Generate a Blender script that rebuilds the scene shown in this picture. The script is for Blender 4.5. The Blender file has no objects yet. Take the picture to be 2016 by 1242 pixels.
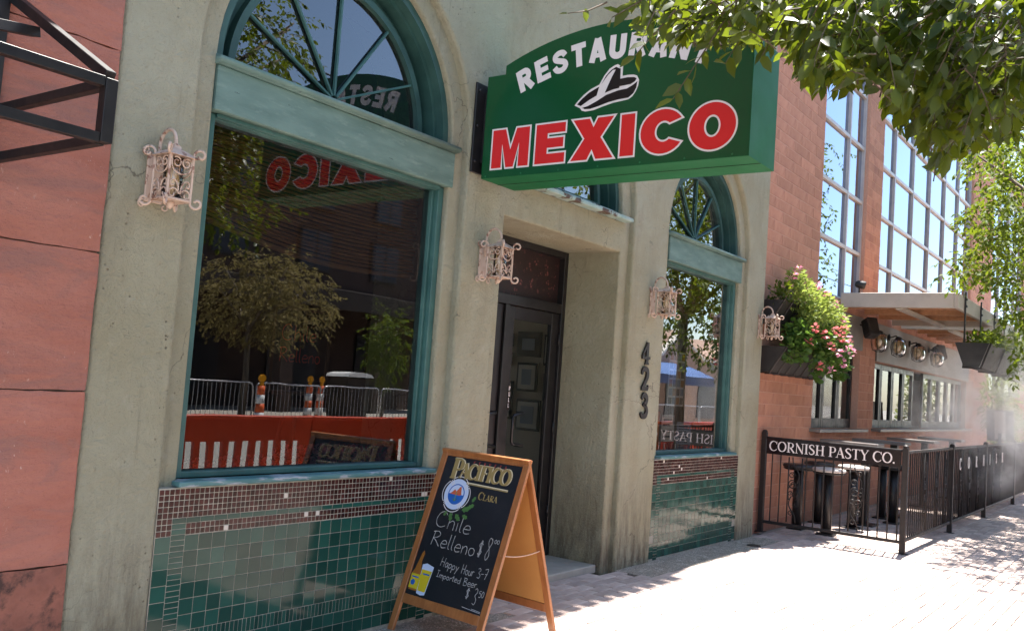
import bpy, bmesh, math, random
from mathutils import Vector, Matrix
from mathutils.geometry import tessellate_polygon
random.seed(7)
PI = math.pi
SC = bpy.context.scene
COL = SC.collection

# ---------------------------------------------------------------- camera
CAM = Vector((0.0, -4.0169, 1.6))
CR = Vector((0.584361, -0.808307, 0.071839))
CU = Vector((-0.099206, 0.016705, 0.994927))
CF = Vector((0.805407, 0.588524, 0.070427))
FOC = 1813.37
cd = bpy.data.cameras.new('camera'); cam = bpy.data.objects.new('camera', cd); COL.objects.link(cam)
cd.sensor_width = 36.0; cd.lens = FOC / 2016 * 36.0; cd.clip_start = 0.05; cd.clip_end = 3000
M = Matrix((CR, CU, -CF)).transposed().to_4x4(); M.translation = CAM
cam.matrix_world = M
SC.camera = cam

# ---------------------------------------------------------------- sky, sun, exposure
SUN = Vector((0.38, 0.057, 1.0)).normalized()
w = bpy.data.worlds.new('World'); SC.world = w; w.use_nodes = True
nt = w.node_tree; bg = nt.nodes['Background']
sky = nt.nodes.new('ShaderNodeTexSky'); sky.sky_type = 'NISHITA'; sky.sun_disc = False
sky.sun_elevation = math.asin(SUN.z); sky.sun_rotation = math.atan2(SUN.x, SUN.y)
sky.air_density = 1.0; sky.dust_density = .7; sky.ozone_density = 1.6
nt.links.new(sky.outputs[0], bg.inputs[0]); bg.inputs[1].default_value = 0.105
sl = bpy.data.lights.new('sun', 'SUN'); sl.energy = 5.0; sl.angle = math.radians(0.53); sl.color = (1.0, 0.955, 0.89)
so = bpy.data.objects.new('sun', sl); COL.objects.link(so)
so.rotation_euler = SUN.to_track_quat('Z', 'Y').to_euler(); so.location = SUN * 60
SC.view_settings.view_transform = 'Standard'; SC.view_settings.look = 'None'
SC.view_settings.gamma = 1.0; SC.view_settings.use_curve_mapping = False
SC.view_settings.exposure = 2.05
SC.render.engine = 'CYCLES'
SC.cycles.max_bounces = 6; SC.cycles.diffuse_bounces = 3; SC.cycles.glossy_bounces = 3
SC.cycles.transparent_max_bounces = 8; SC.cycles.volume_bounces = 2
SC.cycles.volume_step_rate = 4.0; SC.cycles.volume_max_steps = 96

def proj(p):
    d = Vector(p) - CAM; z = d.dot(CF)
    return 1008 + FOC * d.dot(CR) / z, 621 - FOC * d.dot(CU) / z, z

# ---------------------------------------------------------------- materials
MT = {}
def nodes(name):
    m = bpy.data.materials.new(name); m.use_nodes = True
    t = m.node_tree; b = t.nodes['Principled BSDF']; MT[name] = m
    return m, t, b
def N(t, typ, **kw):
    n = t.nodes.new(typ)
    for k, v in kw.items(): setattr(n, k, v)
    return n
def noise(t, vec, scale, detail=5, rough=.55, dist=0):
    n = N(t, 'ShaderNodeTexNoise'); n.inputs['Scale'].default_value = scale; n.inputs['Detail'].default_value = detail
    n.inputs['Roughness'].default_value = rough; n.inputs['Distortion'].default_value = dist
    t.links.new(vec, n.inputs['Vector']); return n.outputs[0]
def ramp(t, fac, a, b, lo=0., hi=1.):
    r = N(t, 'ShaderNodeMapRange'); r.clamp = True
    t.links.new(fac, r.inputs[0]); r.inputs[1].default_value = a; r.inputs[2].default_value = b
    r.inputs[3].default_value = lo; r.inputs[4].default_value = hi; return r.outputs[0]
def mixc(t, fac, a, b, mode='MIX'):
    n = N(t, 'ShaderNodeMix', data_type='RGBA', blend_type=mode)
    if isinstance(fac, float) or isinstance(fac, int): n.inputs[0].default_value = fac
    else: t.links.new(fac, n.inputs[0])
    for i, c in ((6, a), (7, b)):
        if isinstance(c, tuple): n.inputs[i].default_value = (*c[:3], 1)
        else: t.links.new(c, n.inputs[i])
    return n.outputs[2]
def coord(t, sc=None):
    c = N(t, 'ShaderNodeTexCoord').outputs['Object']
    if sc:
        m = N(t, 'ShaderNodeMapping'); m.inputs['Scale'].default_value = sc; t.links.new(c, m.inputs[0]); c = m.outputs[0]
    return c
def bump(t, b, h, strength, dist):
    n = N(t, 'ShaderNodeBump'); n.inputs['Strength'].default_value = strength; n.inputs['Distance'].default_value = dist
    t.links.new(h, n.inputs['Height'])
    return n
def island(t):
    g = N(t, 'ShaderNodeNewGeometry').outputs['Random Per Island']; o = N(t, 'ShaderNodeObjectInfo').outputs['Random']
    a = N(t, 'ShaderNodeMath', operation='ADD'); t.links.new(g, a.inputs[0]); t.links.new(o, a.inputs[1])
    f = N(t, 'ShaderNodeMath', operation='FRACT'); t.links.new(a.outputs[0], f.inputs[0]); return f.outputs[0]
def mat(name, c1, c2=None, scale=6., rough=.6, rough2=None, bmp=0., bscale=60., bdist=.004, metal=0., rnd=0., sc=None, lo=.35, hi=.65, c3=None, s3=1.2, t3=(.55, .7), spec=None, coat=0., detail=6):
    m, t, b = nodes(name)
    co = coord(t, sc)
    if c2: col = mixc(t, ramp(t, noise(t, co, scale, detail), lo, hi), c1, c2)
    else:
        rgb = N(t, 'ShaderNodeRGB'); rgb.outputs[0].default_value = (*c1, 1); col = rgb.outputs[0]
    if c3: col = mixc(t, ramp(t, noise(t, co, s3, 7, .65), *t3), col, c3)
    if rnd:
        v = ramp(t, island(t), 0, 1, 1 - rnd, 1 + rnd)
        h = N(t, 'ShaderNodeHueSaturation'); t.links.new(col, h.inputs['Color']); t.links.new(v, h.inputs['Value']); col = h.outputs[0]
    t.links.new(col, b.inputs['Base Color'])
    b.inputs['Metallic'].default_value = metal
    if rough2 is None: b.inputs['Roughness'].default_value = rough
    else: t.links.new(ramp(t, noise(t, co, scale * 1.7, 5), .3, .7, rough, rough2), b.inputs['Roughness'])
    if spec is not None: b.inputs['Specular IOR Level'].default_value = spec
    if coat: b.inputs['Coat Weight'].default_value = coat; b.inputs['Coat Roughness'].default_value = .05
    if bmp:
        n = bump(t, b, noise(t, co, bscale, 6, .6), bmp, bdist); t.links.new(n.outputs[0], b.inputs['Normal'])
    return m

def stucco():
    m, t, b = nodes('stucco'); co = coord(t)
    c = mixc(t, ramp(t, noise(t, co, .9, 6, .6), .35, .65), (.31, .288, .193), (.368, .365, .275))
    c = mixc(t, ramp(t, noise(t, coord(t, (1, 1, .35)), 2.2, 7, .7, .6), .5, .72, 0, .55), c, (.225, .195, .13))
    c = mixc(t, ramp(t, noise(t, co, 9, 6, .7), .56, .75, 0, .5), c, (.41, .40, .325))
    # dirt near the pavement and a few dark streaks
    sep = N(t, 'ShaderNodeSeparateXYZ'); t.links.new(co, sep.inputs[0])
    low = ramp(t, sep.outputs[2], .95, .05)
    st = N(t, 'ShaderNodeMath', operation='MULTIPLY'); t.links.new(low, st.inputs[0])
    t.links.new(ramp(t, noise(t, coord(t, (6, 6, 1.2)), 2.2, 7, .75), .40, .60), st.inputs[1])
    c = mixc(t, st.outputs[0], c, (.135, .112, .08))
    sk = N(t, 'ShaderNodeMath', operation='MULTIPLY'); t.links.new(ramp(t, noise(t, coord(t, (9, 9, .45)), 1.6, 6, .7), .56, .70), sk.inputs[0]); t.links.new(ramp(t, noise(t, co, 1.3, 4), .45, .62, 0, .6), sk.inputs[1])
    c = mixc(t, sk.outputs[0], c, (.15, .135, .10))
    c = mixc(t, ramp(t, noise(t, co, 42, 5, .7), .58, .72, 0, .5), c, (.17, .15, .105))
    # fine dark pits
    vo = N(t, 'ShaderNodeTexVoronoi'); vo.inputs['Scale'].default_value = 26; t.links.new(co, vo.inputs['Vector'])
    pit = N(t, 'ShaderNodeMath', operation='MULTIPLY')
    t.links.new(ramp(t, vo.outputs['Distance'], .16, .08), pit.inputs[0]); t.links.new(ramp(t, noise(t, co, 3.1, 4), .53, .62), pit.inputs[1])
    c = mixc(t, pit.outputs[0], c, (.19, .16, .115))
    ve = N(t, 'ShaderNodeTexVoronoi', feature='DISTANCE_TO_EDGE'); ve.inputs['Scale'].default_value = 1.25
    wv = N(t, 'ShaderNodeVectorMath', operation='ADD'); nz = N(t, 'ShaderNodeTexNoise'); nz.inputs['Scale'].default_value = 4.; nz.inputs['Detail'].default_value = 6; t.links.new(co, nz.inputs['Vector'])
    ns = N(t, 'ShaderNodeVectorMath', operation='SCALE'); ns.inputs['Scale'].default_value = .45; t.links.new(nz.outputs['Color'], ns.inputs[0]); t.links.new(co, wv.inputs[0]); t.links.new(ns.outputs[0], wv.inputs[1]); t.links.new(wv.outputs[0], ve.inputs['Vector'])
    ck = N(t, 'ShaderNodeMath', operation='MULTIPLY'); t.links.new(ramp(t, ve.outputs['Distance'], .006, .0015), ck.inputs[0]); t.links.new(ramp(t, noise(t, co, 1.1, 3), .50, .60, 0, .75), ck.inputs[1])
    c = mixc(t, ck.outputs[0], c, (.11, .095, .07))
    t.links.new(c, b.inputs['Base Color']); b.inputs['Roughness'].default_value = .92; b.inputs['Specular IOR Level'].default_value = .25
    h1 = noise(t, co, 58, 7, .75); h2 = noise(t, co, 17, 6, .7, .8); h3 = noise(t, co, 2.3, 3, .5)
    a = N(t, 'ShaderNodeMath', operation='MULTIPLY_ADD'); t.links.new(h2, a.inputs[0]); a.inputs[1].default_value = 1.3; t.links.new(h1, a.inputs[2])
    a2 = N(t, 'ShaderNodeMath', operation='MULTIPLY_ADD'); t.links.new(h3, a2.inputs[0]); a2.inputs[1].default_value = 2.5; t.links.new(a.outputs[0], a2.inputs[2])
    a3 = N(t, 'ShaderNodeMath', operation='MULTIPLY_ADD'); t.links.new(pit.outputs[0], a3.inputs[0]); a3.inputs[1].default_value = -1.2; t.links.new(a2.outputs[0], a3.inputs[2])
    t.links.new(bump(t, b, a3.outputs[0], 1.0, .017).outputs[0], b.inputs['Normal'])
stucco()

def glass(name, tint, gain, ior=1.52, rough=0.0):
    m, t, b = nodes(name); t.nodes.remove(b)
    out = t.nodes['Material Output']
    tr = N(t, 'ShaderNodeBsdfTransparent'); tr.inputs[0].default_value = (*tint, 1)
    gl = N(t, 'ShaderNodeBsdfGlossy'); gl.inputs['Roughness'].default_value = rough; gl.inputs[0].default_value = (.97, .98, 1, 1)
    fr = N(t, 'ShaderNodeFresnel'); fr.inputs[0].default_value = ior
    k = N(t, 'ShaderNodeMath', operation='MULTIPLY'); k.use_clamp = True; k.inputs[1].default_value = gain; t.links.new(fr.outputs[0], k.inputs[0])
    mx = N(t, 'ShaderNodeMixShader'); t.links.new(k.outputs[0], mx.inputs[0]); t.links.new(tr.outputs[0], mx.inputs[1]); t.links.new(gl.outputs[0], mx.inputs[2])
    t.links.new(mx.outputs[0], out.inputs[0])
    # slight waviness of old panes
    n = N(t, 'ShaderNodeBump'); n.inputs['Strength'].default_value = .02; n.inputs['Distance'].default_value = .02
    t.links.new(noise(t, coord(t), 1.6, 2), n.inputs['Height']); t.links.new(n.outputs[0], gl.inputs['Normal'])
glass('window_glass', (.5, .52, .5), 2.5)
glass('lamp_glass', (.9, .8, .62), 2.0, rough=.08)
glass('fold_glass', (.6, .62, .6), 1.1)
glass('patio_glass', (.8, .82, .8), 1.0)

def leafmat(name, c1, c2, trans, tw=.4, rough=.35, spec=.5):
    m, t, b = nodes(name)
    c = mixc(t, island(t), c1, c2)
    t.links.new(c, b.inputs['Base Color']); b.inputs['Roughness'].default_value = rough; b.inputs['Specular IOR Level'].default_value = spec
    tl = N(t, 'ShaderNodeBsdfTranslucent'); tl.inputs[0].default_value = (*trans, 1)
    mx = N(t, 'ShaderNodeMixShader'); mx.inputs[0].default_value = tw
    t.links.new(b.outputs[0], mx.inputs[1]); t.links.new(tl.outputs[0], mx.inputs[2]); t.links.new(mx.outputs[0], t.nodes['Material Output'].inputs[0])
leafmat('ficus_leaf', (.012, .027, .005), (.046, .072, .013), (.21, .27, .012), .34, .42, .32)
leafmat('far_leaf', (.035, .068, .008), (.10, .145, .018), (.20, .26, .015), .34, .6, .15)
leafmat('lime_leaf', (.13, .20, .03), (.30, .36, .10), (.34, .42, .08), .36, .55, .2)
leafmat('geranium_leaf', (.035, .085, .015), (.10, .17, .035), (.13, .24, .03), .33, .5, .3)
leafmat('dry_leaf', (.15, .12, .05), (.25, .20, .085), (.28, .23, .08), .35, .7, .1)
leafmat('red_petal', (.58, .10, .10), (.72, .26, .25), (.7, .2, .2), .35)
leafmat('pink_petal', (.68, .20, .34), (.78, .42, .52), (.75, .3, .42), .35)
leafmat('sill_bloom', (.5, .1, .14), (.62, .2, .24), (.25, .05, .06), .3)

def sandstone():
    m, t, b = nodes('sandstone'); co = coord(t)
    c = mixc(t, ramp(t, noise(t, coord(t, (1, 1, 3)), 1.3, 7, .65), .35, .65), (.285, .105, .074), (.34, .145, .11))
    c = mixc(t, ramp(t, noise(t, coord(t, (.7, 1, 2.2)), 2.1, 6, .6, 1.2), .5, .62, 0, .8), c, (.24, .118, .098))
    c = mixc(t, ramp(t, noise(t, co, 55, 6, .7), .55, .75, 0, .45), c, (.18, .07, .05))
    sc = N(t, 'ShaderNodeMath', operation='MULTIPLY'); t.links.new(ramp(t, noise(t, coord(t, (2.2, 1, 1)), 21, 6, .75), .63, .68), sc.inputs[0]); t.links.new(ramp(t, noise(t, co, 2.4, 3), .5, .6), sc.inputs[1])
    c = mixc(t, sc.outputs[0], c, (.46, .31, .26))
    v = ramp(t, island(t), 0, 1, .9, 1.1); h = N(t, 'ShaderNodeHueSaturation'); t.links.new(c, h.inputs['Color']); t.links.new(v, h.inputs['Value'])
    t.links.new(h.outputs[0], b.inputs['Base Color']); b.inputs['Roughness'].default_value = .85; b.inputs['Specular IOR Level'].default_value = .25
    n1 = noise(t, co, 38, 7, .7); n2 = noise(t, coord(t, (1, 1, 2.5)), 5, 6, .65)
    a = N(t, 'ShaderNodeMath', operation='MULTIPLY_ADD'); t.links.new(n2, a.inputs[0]); a.inputs[1].default_value = 2.5; t.links.new(n1, a.inputs[2])
    t.links.new(bump(t, b, a.outputs[0], .8, .012).outputs[0], b.inputs['Normal'])
sandstone()
mat('sandstone_dirty', (.18, .075, .055), (.30, .125, .09), 9, .9, bmp=.7, bscale=36, bdist=.008, c3=(.06, .035, .03), s3=4.5, t3=(.5, .6), spec=.25)
mat('joint', (.11, .07, .055), (.19, .12, .09), 20, .95, bmp=.4)
mat('teal_paint', (.078, .140, .122), (.118, .195, .17), 3.2, .5, .7, bmp=.25, bscale=22, bdist=.003, sc=(1, 1, 4), c3=(.15, .225, .195), s3=7, t3=(.55, .72))
mat('teal_sash', (.022, .078, .072), (.042, .118, .105), 5, .42, .6, bmp=.2, bscale=40, bdist=.002, c3=(.03, .07, .075), s3=9, t3=(.6, .75))
mat('fan_shaded_paint', (.014, .05, .045), (.028, .08, .07), 5, .45, .6, bmp=.2, bscale=40, bdist=.002)  # sash teal darkened: the shadow on the fanlight rings put into the colour
mat('sill_paint', (.035, .125, .135), (.08, .19, .195), 4, .4, .65, bmp=.3, bscale=30, bdist=.002, sc=(1, 1, 5), c3=(.27, .31, .35), s3=6, t3=(.53, .6))
mat('rust_white', (.30, .37, .34), (.20, .31, .28), 8, .6, bmp=.4, bscale=40, c3=(.06, .03, .015), s3=7, t3=(.52, .58))
mat('green_tile', (.010, .050, .040), (.016, .066, .050), 3, .09, bmp=.06, bscale=9, bdist=.004, rnd=.3, spec=.28)
mat('maroon_tile', (.026, .008, .008), (.048, .014, .012), 20, .18, bmp=.15, bscale=60, bdist=.002, rnd=.5, spec=.25)
mat('white_chip', (.55, .5, .45), rough=.5)
mat('grout', (.24, .23, .19), (.34, .325, .27), 25, .9, bmp=.3)
mat('black_steel', (.007, .006, .007), (.013, .011, .011), 12, .35, .5, bmp=.15, bscale=50, bdist=.001)
mat('rusty_steel', (.009, .007, .007), (.018, .011, .009), 9, .5, .7, bmp=.2, bscale=50, bdist=.001)
mat('sign_green', (.0055, .066, .022), (.0065, .072, .024), 2, .2, bmp=.05, bscale=6, bdist=.003, spec=.5)
mat('sign_end', (.006, .105, .036), (.009, .125, .046), 3, .5, .6, bmp=.05, bscale=5, bdist=.003, spec=.2)
mat('vinyl_white', (.74, .68, .67), rough=.3); mat('vinyl_red', (.62, .022, .022), rough=.25); mat('vinyl_black', (.011, .007, .009), rough=.25)
mat('lantern_iron', (.45, .325, .25), (.53, .405, .325), 14, .55, bmp=.3, bscale=90, bdist=.001, c3=(.22, .11, .075), s3=19, t3=(.56, .60))
mat('door_paint', (.007, .006, .007), (.013, .011, .012), 8, .3, .5)
mat('handle_steel', (.03, .03, .033), rough=.3, metal=.6)
mat('concrete', (.30, .27, .23), (.39, .355, .30), 5, .9, bmp=.4, bscale=90, bdist=.003)
mat('aggregate', (.20, .165, .13), (.31, .265, .21), 60, .85, bmp=.6, bscale=120, bdist=.005)
mat('pebble', (.22, .18, .14), (.40, .35, .29), 10, .7, rnd=.45)
mat('paver', (.39, .295, .255), (.48, .38, .33), 14, .88, bmp=.4, bscale=140, bdist=.002, rnd=.22, c3=(.50, .42, .37), s3=5, t3=(.55, .7))
mat('paver_bed', (.30, .25, .21), (.36, .30, .26), 40, .95, bmp=.3)
mat('asphalt', (.24, .225, .20), (.30, .285, .26), 30, .9, bmp=.5, bscale=160, bdist=.004)
mat('kerb', (.42, .40, .36), (.50, .47, .43), 8, .85, bmp=.3)
mat('brick', (.41, .19, .122), (.47, .23, .152), 10, .85, bmp=.35, bscale=70, bdist=.002, rnd=.13, c3=(.35, .155, .108), s3=3, t3=(.5, .65), spec=.25)
mat('mortar', (.46, .25, .18), (.52, .30, .22), 30, .95, bmp=.3)
mat('alu', (.40, .37, .37), (.46, .43, .42), 6, .45, metal=.25)
mat('mirror_pane', (.275, .325, .44), rough=.015, metal=1.0)
mat('wood_frame', (.30, .105, .03), (.40, .15, .045), 3, .42, bmp=.15, bscale=50, sc=(9, 9, 1), coat=.25)
mat('chalkboard', (.008, .009, .012), (.013, .013, .017), 2, .38, .5, c3=(.02, .021, .025), s3=3.2, t3=(.52, .7))
mat('hardboard', (.52, .24, .065), (.56, .27, .075), 3, .7)
mat('gold', (.33, .235, .085), rough=.35); mat('gold_light', (.72, .62, .42), rough=.4); mat('print_red', (.42, .06, .05), rough=.4)
mat('print_blue', (.02, .12, .45), rough=.35); mat('print_pale', (.55, .63, .80), rough=.35); mat('print_orange', (.55, .12, .05), rough=.35)
mat('print_yellow', (.62, .48, .02), rough=.35); mat('print_amber', (.33, .12, .02), rough=.35); mat('print_hop', (.07, .17, .045), rough=.4)
mat('chalk', (.46, .44, .42), rough=.95); mat('chalk_red', (.45, .07, .05), rough=.95)
mat('bracket_steel', (.008, .007, .008), (.013, .012, .012), 12, .42, .55, spec=.3)
mat('rope', (.6, .42, .32), rough=.8)
mat('canopy_metal', (.42, .37, .31), (.49, .44, .38), 2, .6, c3=(.35, .30, .26), s3=1.5, t3=(.5, .7))
mat('canopy_wood', (.40, .20, .10), (.50, .26, .13), 3, .6, sc=(1, 6, 6))
mat('wall_panel', (.17, .15, .135), (.22, .195, .175), 2, .6)
mat('table_top', (.16, .14, .13), (.24, .21, .19), 5, .35)
mat('seat_vinyl', (.55, .50, .46), rough=.4); mat('seat_black', (.02, .02, .022), rough=.35)
mat('planter_black', (.012, .011, .011), (.025, .022, .02), 6, .6)
mat('bark', (.11, .085, .06), (.20, .16, .12), 12, .9, bmp=.8, bscale=30, bdist=.01, sc=(1, 1, .3))
mat('twig', (.085, .06, .035), rough=.8)
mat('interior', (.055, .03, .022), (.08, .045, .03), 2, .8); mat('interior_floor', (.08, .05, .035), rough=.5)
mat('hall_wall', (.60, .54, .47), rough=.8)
mat('bamboo', (.20, .085, .03), (.30, .14, .055), 4, .6, sc=(2, 1, 40))
mat('paper', (.70, .68, .66), rough=.8); mat('paper_orange', (.65, .24, .05), rough=.8); mat('paper_red', (.6, .06, .05), rough=.8); mat('ink', (.05, .05, .06), rough=.8); mat('paper_blue', (.30, .36, .48), rough=.8)
mat('barrier_orange', (.48, .045, .013), (.56, .065, .018), 2, .4, bmp=.1, bscale=8)
mat('galv', (.42, .42, .43), (.52, .52, .53), 8, .35, metal=.8)
mat('drum_orange', (.75, .12, .02), rough=.45); mat('drum_white', (.8, .8, .78), rough=.4); mat('amber_lens', (.8, .35, .02), rough=.2)
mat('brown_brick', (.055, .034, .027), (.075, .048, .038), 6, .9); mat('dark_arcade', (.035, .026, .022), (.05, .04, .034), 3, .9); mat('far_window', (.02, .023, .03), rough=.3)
mat('tan_stucco', (.40, .26, .19), (.45, .30, .22), 3, .9); mat('trim_cream', (.65, .60, .52), rough=.8)
mat('awning_blue', (.16, .27, .52), (.2, .32, .58), 2, .4); mat('awning_dark', (.02, .04, .12), rough=.6)
mat('car_white', (.75, .75, .76), rough=.2, coat=.6); mat('tyre', (.02, .02, .02), rough=.8); mat('yellow_cloth', (.75, .45, .02), rough=.8)
mat('clay_tile', (.42, .17, .09), (.5, .22, .12), 4, .85)
mat('led_blue', (.02, .03, .3), rough=.4)
_b = MT['led_blue'].node_tree.nodes['Principled BSDF']; _b.inputs['Emission Color'].default_value = (.03, .06, 1, 1); _b.inputs['Emission Strength'].default_value = 3.0

def chips(name, col, sc, lo, hi):
    t = MT[name].node_tree; b = t.nodes['Principled BSDF']; src = b.inputs['Base Color'].links[0].from_socket
    t.links.new(mixc(t, ramp(t, noise(t, coord(t, sc), 5.0, 7, .75, .5), lo, hi), src, col), b.inputs['Base Color'])
chips('teal_paint', (.03, .055, .05), (1.2, 1.2, 6), .665, .69); chips('teal_sash', (.14, .17, .15), (6, 6, 1.5), .68, .70); chips('wood_frame', (.16, .06, .02), (5, 5, 1), .62, .72)
def floral():
    m, t, b = nodes('floral'); co = coord(t)
    vo = N(t, 'ShaderNodeTexVoronoi'); vo.inputs['Scale'].default_value = 13; t.links.new(co, vo.inputs['Vector'])
    k = N(t, 'ShaderNodeMath', operation='MULTIPLY'); t.links.new(ramp(t, vo.outputs['Distance'], .46, .3), k.inputs[0]); t.links.new(ramp(t, noise(t, co, 5, 4), .42, .55), k.inputs[1])
    c = mixc(t, k.outputs[0], (.02, .008, .008), (.17, .055, .05))
    vo2 = N(t, 'ShaderNodeTexVoronoi'); vo2.inputs['Scale'].default_value = 34; t.links.new(co, vo2.inputs['Vector'])
    c = mixc(t, ramp(t, vo2.outputs['Distance'], .2, .5), c, (.015, .006, .006))
    t.links.new(c, b.inputs['Base Color']); b.inputs['Roughness'].default_value = .5
floral()

# ---------------------------------------------------------------- mesh helpers
def chbox(c, ax, h, ch):
    """chamfered box: centre, three axes, half sizes"""
    vs, ix = [], {}
    c = Vector(c)
    for s in [(i, j, k) for i in (-1, 1) for j in (-1, 1) for k in (-1, 1)]:
        for a in range(3):
            p = c.copy()
            for b in range(3): p += ax[b] * (s[b] * (h[b] if b == a else h[b] - ch))
            ix[(s, a)] = len(vs); vs.append(p)
    fs = []
    for a in range(3):
        b, d = (a + 1) % 3, (a + 2) % 3
        for sg in (-1, 1):
            def S(x, y):
                s = [0, 0, 0]; s[a] = sg; s[b] = x; s[d] = y; return (tuple(s), a)
            f = [ix[S(-1, -1)], ix[S(1, -1)], ix[S(1, 1)], ix[S(-1, 1)]]
            fs.append(f if sg > 0 else f[::-1])
        for sb in (-1, 1):
            for sd in (-1, 1):
                def S(x, q):
                    s = [0, 0, 0]; s[a] = x; s[b] = sb; s[d] = sd; return (tuple(s), q)
                f = [ix[S(-1, b)], ix[S(1, b)], ix[S(1, d)], ix[S(-1, d)]]
                fs.append(f if sb * sd > 0 else f[::-1])
    for s in [(i, j, k) for i in (-1, 1) for j in (-1, 1) for k in (-1, 1)]:
        f = [ix[(s, 0)], ix[(s, 1)], ix[(s, 2)]]
        fs.append(f if s[0] * s[1] * s[2] > 0 else f[::-1])
    return vs, fs
EX, EY, EZ = Vector((1, 0, 0)), Vector((0, 1, 0)), Vector((0, 0, 1))
def area2(p): return sum(p[i][0] * p[(i + 1) % len(p)][1] - p[(i + 1) % len(p)][0] * p[i][1] for i in range(len(p))) / 2
def ccw(p): return list(p) if area2(p) > 0 else list(p)[::-1]
def offset(p, d):
    """mitred offset of a CCW polygon, d > 0 outwards"""
    n = len(p); out = []
    for i in range(n):
        a, b, c = Vector(p[i - 1]), Vector(p[i]), Vector(p[(i + 1) % n])
        e1, e2 = (b - a).normalized(), (c - b).normalized()
        n1, n2 = Vector((e1.y, -e1.x)), Vector((e2.y, -e2.x))
        m = (n1 + n2); k = m.length_squared
        m = m * (2 / k) if k > 1e-6 else n1
        if m.length > 3: m = m.normalized() * 3
        out.append(tuple(b + m * d))
    return out
def arc(cx, cy, rx, ry, a0, a1, n):
    return [(cx + rx * math.cos(math.radians(a0 + (a1 - a0) * i / n)), cy + ry * math.sin(math.radians(a0 + (a1 - a0) * i / n))) for i in range(n + 1)]
def smooth(p, k=5):
    out = []
    for i in range(len(p) - 1):
        a, b, c, d = [Vector(p[max(0, min(len(p) - 1, j))]) for j in (i - 1, i, i + 1, i + 2)]
        for q in range(k):
            t = q / k
            out.append(tuple(.5 * ((2 * b) + (c - a) * t + (2 * a - 5 * b + 4 * c - d) * t * t + (3 * b - a - 3 * c + d) * t ** 3)))
    out.append(tuple(p[-1])); return out
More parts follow.
